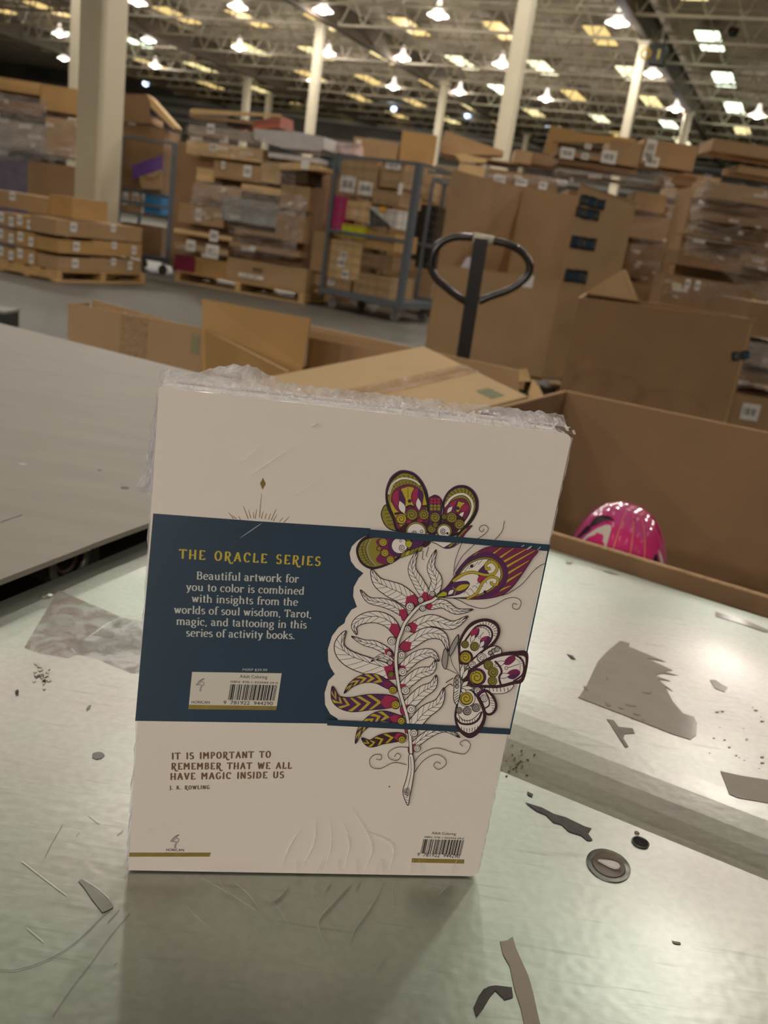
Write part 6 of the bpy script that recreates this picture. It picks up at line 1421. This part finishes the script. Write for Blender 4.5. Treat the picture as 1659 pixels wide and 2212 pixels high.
# ---- row behind the carts
BK = Face((0, 15.2), (1, 0)); gb = 'cartons on the row behind the cage carts'
fbox(BK, 765, 294, 858, 334, .8, 'long carton with a small label above the cage cart', KRAFT, [(.12, .95, .08, .16)], gb, z0=0)
fbox(BK, 870, 281, 938, 343, .8, 'golden two panel carton above the second cage cart', KRAFT_C, [], gb, z0=0)
gr = 'cartons on the row behind the bulk carton'
B2 = Face((0, 15.6), (1, -.02))
fbox(B2, 1052, 362, 1206, 396, .9, 'wide wrapped carton over the back wall of the bulk carton', KRAFT_B, [(.2, .94, .2, .12), (.5, .94, .2, .12), (.8, .94, .14, .12)], gr, z0=0)
fbox(B2, 992, 352, 1045, 394, .8, 'carton in shiny tape over the left wall of the bulk carton', KRAFT_L, [], gr, push=-.05, z0=0)
fbox(B2, 940, 356, 984, 396, .9, 'brown carton left of the one in shiny tape', KRAFT, [], gr, z0=0)
fbox(B2, 960, 328, 1118, 356, .9, 'long brown carton at the foot of the middle column', KRAFT, [], gr, push=.1)
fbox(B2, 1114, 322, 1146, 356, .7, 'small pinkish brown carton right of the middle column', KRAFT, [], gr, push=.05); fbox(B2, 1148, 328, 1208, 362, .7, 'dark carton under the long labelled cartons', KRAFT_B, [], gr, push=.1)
f = B2.back(.3); q = MB(); q.slab([f.at(952, 306), f.at(964, 283), f.at(1088, 326), f.at(1088, 336), f.at(1010, 334), f.at(952, 330)], f.n * .5); tag(q.build('carton', KRAFT), 'tilted carton like a roof left of the middle column', 'carton', gr)
f = B2.back(-.02); q = MB(); q.slab([f.at(982, 334), f.at(1002, 332), f.at(1052, 344), f.at(1050, 352), f.at(996, 350)], f.n * .5); tag(q.build('carton_flap_sheet', KRAFT_L), 'pale loose flap of board below the tilted carton', 'board', gr)
sheet(B2, [(995, 350), (1056, 358), (1056, 385), (995, 378)], 'shiny film over the carton left of the middle column', 8, 5, .03, WRAP_D)
sheet(B2, [(1050, 372), (1225, 388), (1225, 402), (1050, 392)], 'torn bright film along the back of the bulk carton', 20, 3, .04, WRAP_D)
# ---- right hand loads
R1 = Face((0, 9.9), (1, .02)); gt = 'cartons on the right middle load'
fbox(R1, 1366, 608, 1412, 648, .4, 'brown carton low beside the dark gap', KRAFT, [], gt, z0=0); fbox(R1, 1364, 524, 1420, 606, .4, 'tall film covered carton beside the dark gap', KRAFT_B, [], gt); fbox(R1, 1366, 463, 1442, 524, .4, 'crumpled film covered carton beside the dark gap', KRAFT, [], gt)
fbox(R1, 1376, 412, 1434, 462, .4, 'small glossy carton under the long film covered one', KRAFT, [], gt)
fbox(R1, 1202, 368, 1440, 406, .4, 'long film covered carton over the printed tape', KRAFT_B, [], gt, push=-.03)
o = fbox(R1, 1205, 322, 1322, 352, .4, 'long carton with two white labels on the right middle load', KRAFT, [(.18, .5, .15, .11), (.5, .42, .08, .06)], gt, z0=None)
fbox(R1, 1322, 300, 1378, 362, .4, 'carton wrapped in clear tape right of the two label carton', KRAFT, [(.02, .25, .16, .13)], gt)
oc = fbox(R1, 1196, 305, 1310, 322, .4, 'shallow dark carton above the two label carton', KRAFT_B, [(.65, .5, .07, .05)], gt, push=.05)
f = R1.back(.06); q = MB(); q.slab([f.at(1174, 330), f.at(1190, 272), f.at(1212, 275), f.at(1262, 288), f.at(1375, 300), f.at(1372, 312), f.at(1208, 306), f.at(1196, 334)], f.n * .03); q.build('flap', KRAFT_C, oc)
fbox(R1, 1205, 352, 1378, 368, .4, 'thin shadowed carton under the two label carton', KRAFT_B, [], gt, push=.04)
fbox(R1, 1394, 298, 1496, 371, .4, 'carton with a column of white labels on the right middle load', KRAFT, [(.14, .68, .11, .16), (.12, .36, .11, .12), (.22, .14, .14, .10)], gt)
fbox(R1, 1440, 372, 1500, 405, .4, 'dull carton under the one with a column of labels', KRAFT_B, [], gt)
fbox(R1, 1230, 408, 1436, 640, .5, 'tall inner carton behind the film beside the dark gap', KRAFT, [], gt, push=.46, z0=0)
sheet(R1, [(1200, 366), (1440, 372), (1440, 408), (1200, 400)], 'glossy film on the long carton over the printed tape', 24, 4, .03, WRAP)
sheet(R1, [(1366, 440), (1444, 465), (1432, 610), (1362, 600)], 'crumpled glossy film beside the dark gap', 12, 20, .05, WRAP)
sheet(R1, [(1428, 380), (1450, 385), (1480, 470), (1450, 480)], 'twisted film rope at the head of the dark gap', 4, 10, .05, WRAP_D, push=-.1)
R3 = Face((0, 11.5), (1, 0))
fbox(R3, 1400, 420, 1530, 700, .8, 'black wrapped pallet load in the dark gap', mat('gap shade charcoal', (44, 38, 40), .5, var=.3, scale=4), [], name='gap_shade_block', cat_='load', z0=0)  # dark block added in place of shade; its label seeds the jitter
fbox(R3, 1470, 372, 1545, 440, .8, 'tan carton over the dark gap', KRAFT, [], None)
R2 = Face((0, 8.6), (1, .03)); g2 = 'cartons on the far right load'
o = fbox(R2, 1440, 590, 1720, 655, .4, 'wide carton with yellow stickers at the foot of the far right load', KRAFT_B, [(.17, .94, .05, .09), (.245, .94, .05, .09)], g2, z0=0)
for x, y in ((1459, 617), (1626, 652)):
    c = R2.at(x, y) - R2.n * .012; q = MB(); q.slab([c + R2.e * a2 + V((0, 0, b4)) for a2, b4 in ((-.04, -.03), (.03, -.04), (.05, .02), (-.02, .04))], -R2.n * .001); q.build('yellow_sticker', mat('yellow sticker', (182, 172, 48), .5), o)
fbox(R2, 1468, 540, 1600, 592, .4, 'carton in film above the wide one with yellow stickers', KRAFT_B, [], g2, push=.03); fbox(R2, 1602, 545, 1720, 592, .4, 'second carton in film above the wide one, at the right edge', KRAFT, [], g2, push=.05)
fbox(R2, 1490, 505, 1720, 542, .4, 'flat carton halfway up the far right load', KRAFT, [], g2); fbox(R2, 1520, 455, 1720, 505, .4, 'flat film covered carton in the far right load', KRAFT_B, [], g2, push=.02); fbox(R2, 1526, 388, 1720, 456, .4, 'tall film covered carton under the top of the far right load', KRAFT, [], g2)
fbox(R2, 1596, 356, 1720, 392, .4, 'ragged carton under the top carton at the right edge', KRAFT, [], g2, push=-.02); fbox(R2, 1543, 298, 1720, 354, .4, 'large carton on top of the far right load', KRAFT, [], g2)
fbox(R2, 1500, 402, 1720, 600, .5, 'large inner carton behind the film of the far right load', KRAFT, [], g2, push=.46, z0=0)
for C4, lab, nx, ny, amp, m in [([(1530, 390), (1690, 410), (1690, 500), (1500, 480)], 'glossy film over the upper cartons of the far right load', 16, 12, .03, WRAP), ([(1500, 480), (1690, 500), (1690, 600), (1470, 545)], 'glossy film over the middle of the far right load', 16, 10, .04, WRAP), ([(1515, 540), (1690, 560), (1690, 680), (1630, 650)], 'pulled triangle of film on the far right load', 14, 12, .05, WRAP), ([(1520, 375), (1538, 380), (1500, 500), (1478, 500)], 'hanging strip of film beside the dark gap', 4, 14, .06, WRAP_D), ([(1440, 600), (1600, 620), (1600, 665), (1440, 645)], 'thin film over the yellow stickers', 14, 5, .02, WRAP)]:
    sheet(R2, C4, lab, nx, ny, amp, m)
R4 = Face((2.55, 6.3), (1, -.03)); g4 = 'low load at the right edge'
pallet(R4, -.02, 1.1, 1.0, 'dark wooden pallet at the right edge behind the open cartons')
fbox(R4, 1580, 848, 1750, 897, .9, 'carton with a white label at the right edge, low on the pallet', KRAFT, [(.28, .55, .13, .12)], g4, z0=.145)
fbox(R4, 1592, 800, 1750, 848, .9, 'film covered carton above the labelled one at the right edge', KRAFT_B, [], g4); fbox(R4, 1605, 735, 1750, 800, .9, 'shiny film pack in the low load at the right edge', mat('grey wrapped board', (158, 148, 136), .5), [], g4, name='film_pack', cat_='pack'); fbox(R4, 1625, 650, 1750, 735, .9, 'top carton of the low load at the right edge', KRAFT_B, [], g4)
sheet(R4, [(1600, 735), (1700, 750), (1700, 850), (1580, 840)], 'glossy film over the low load at the right edge', 10, 10, .03, WRAP_D)
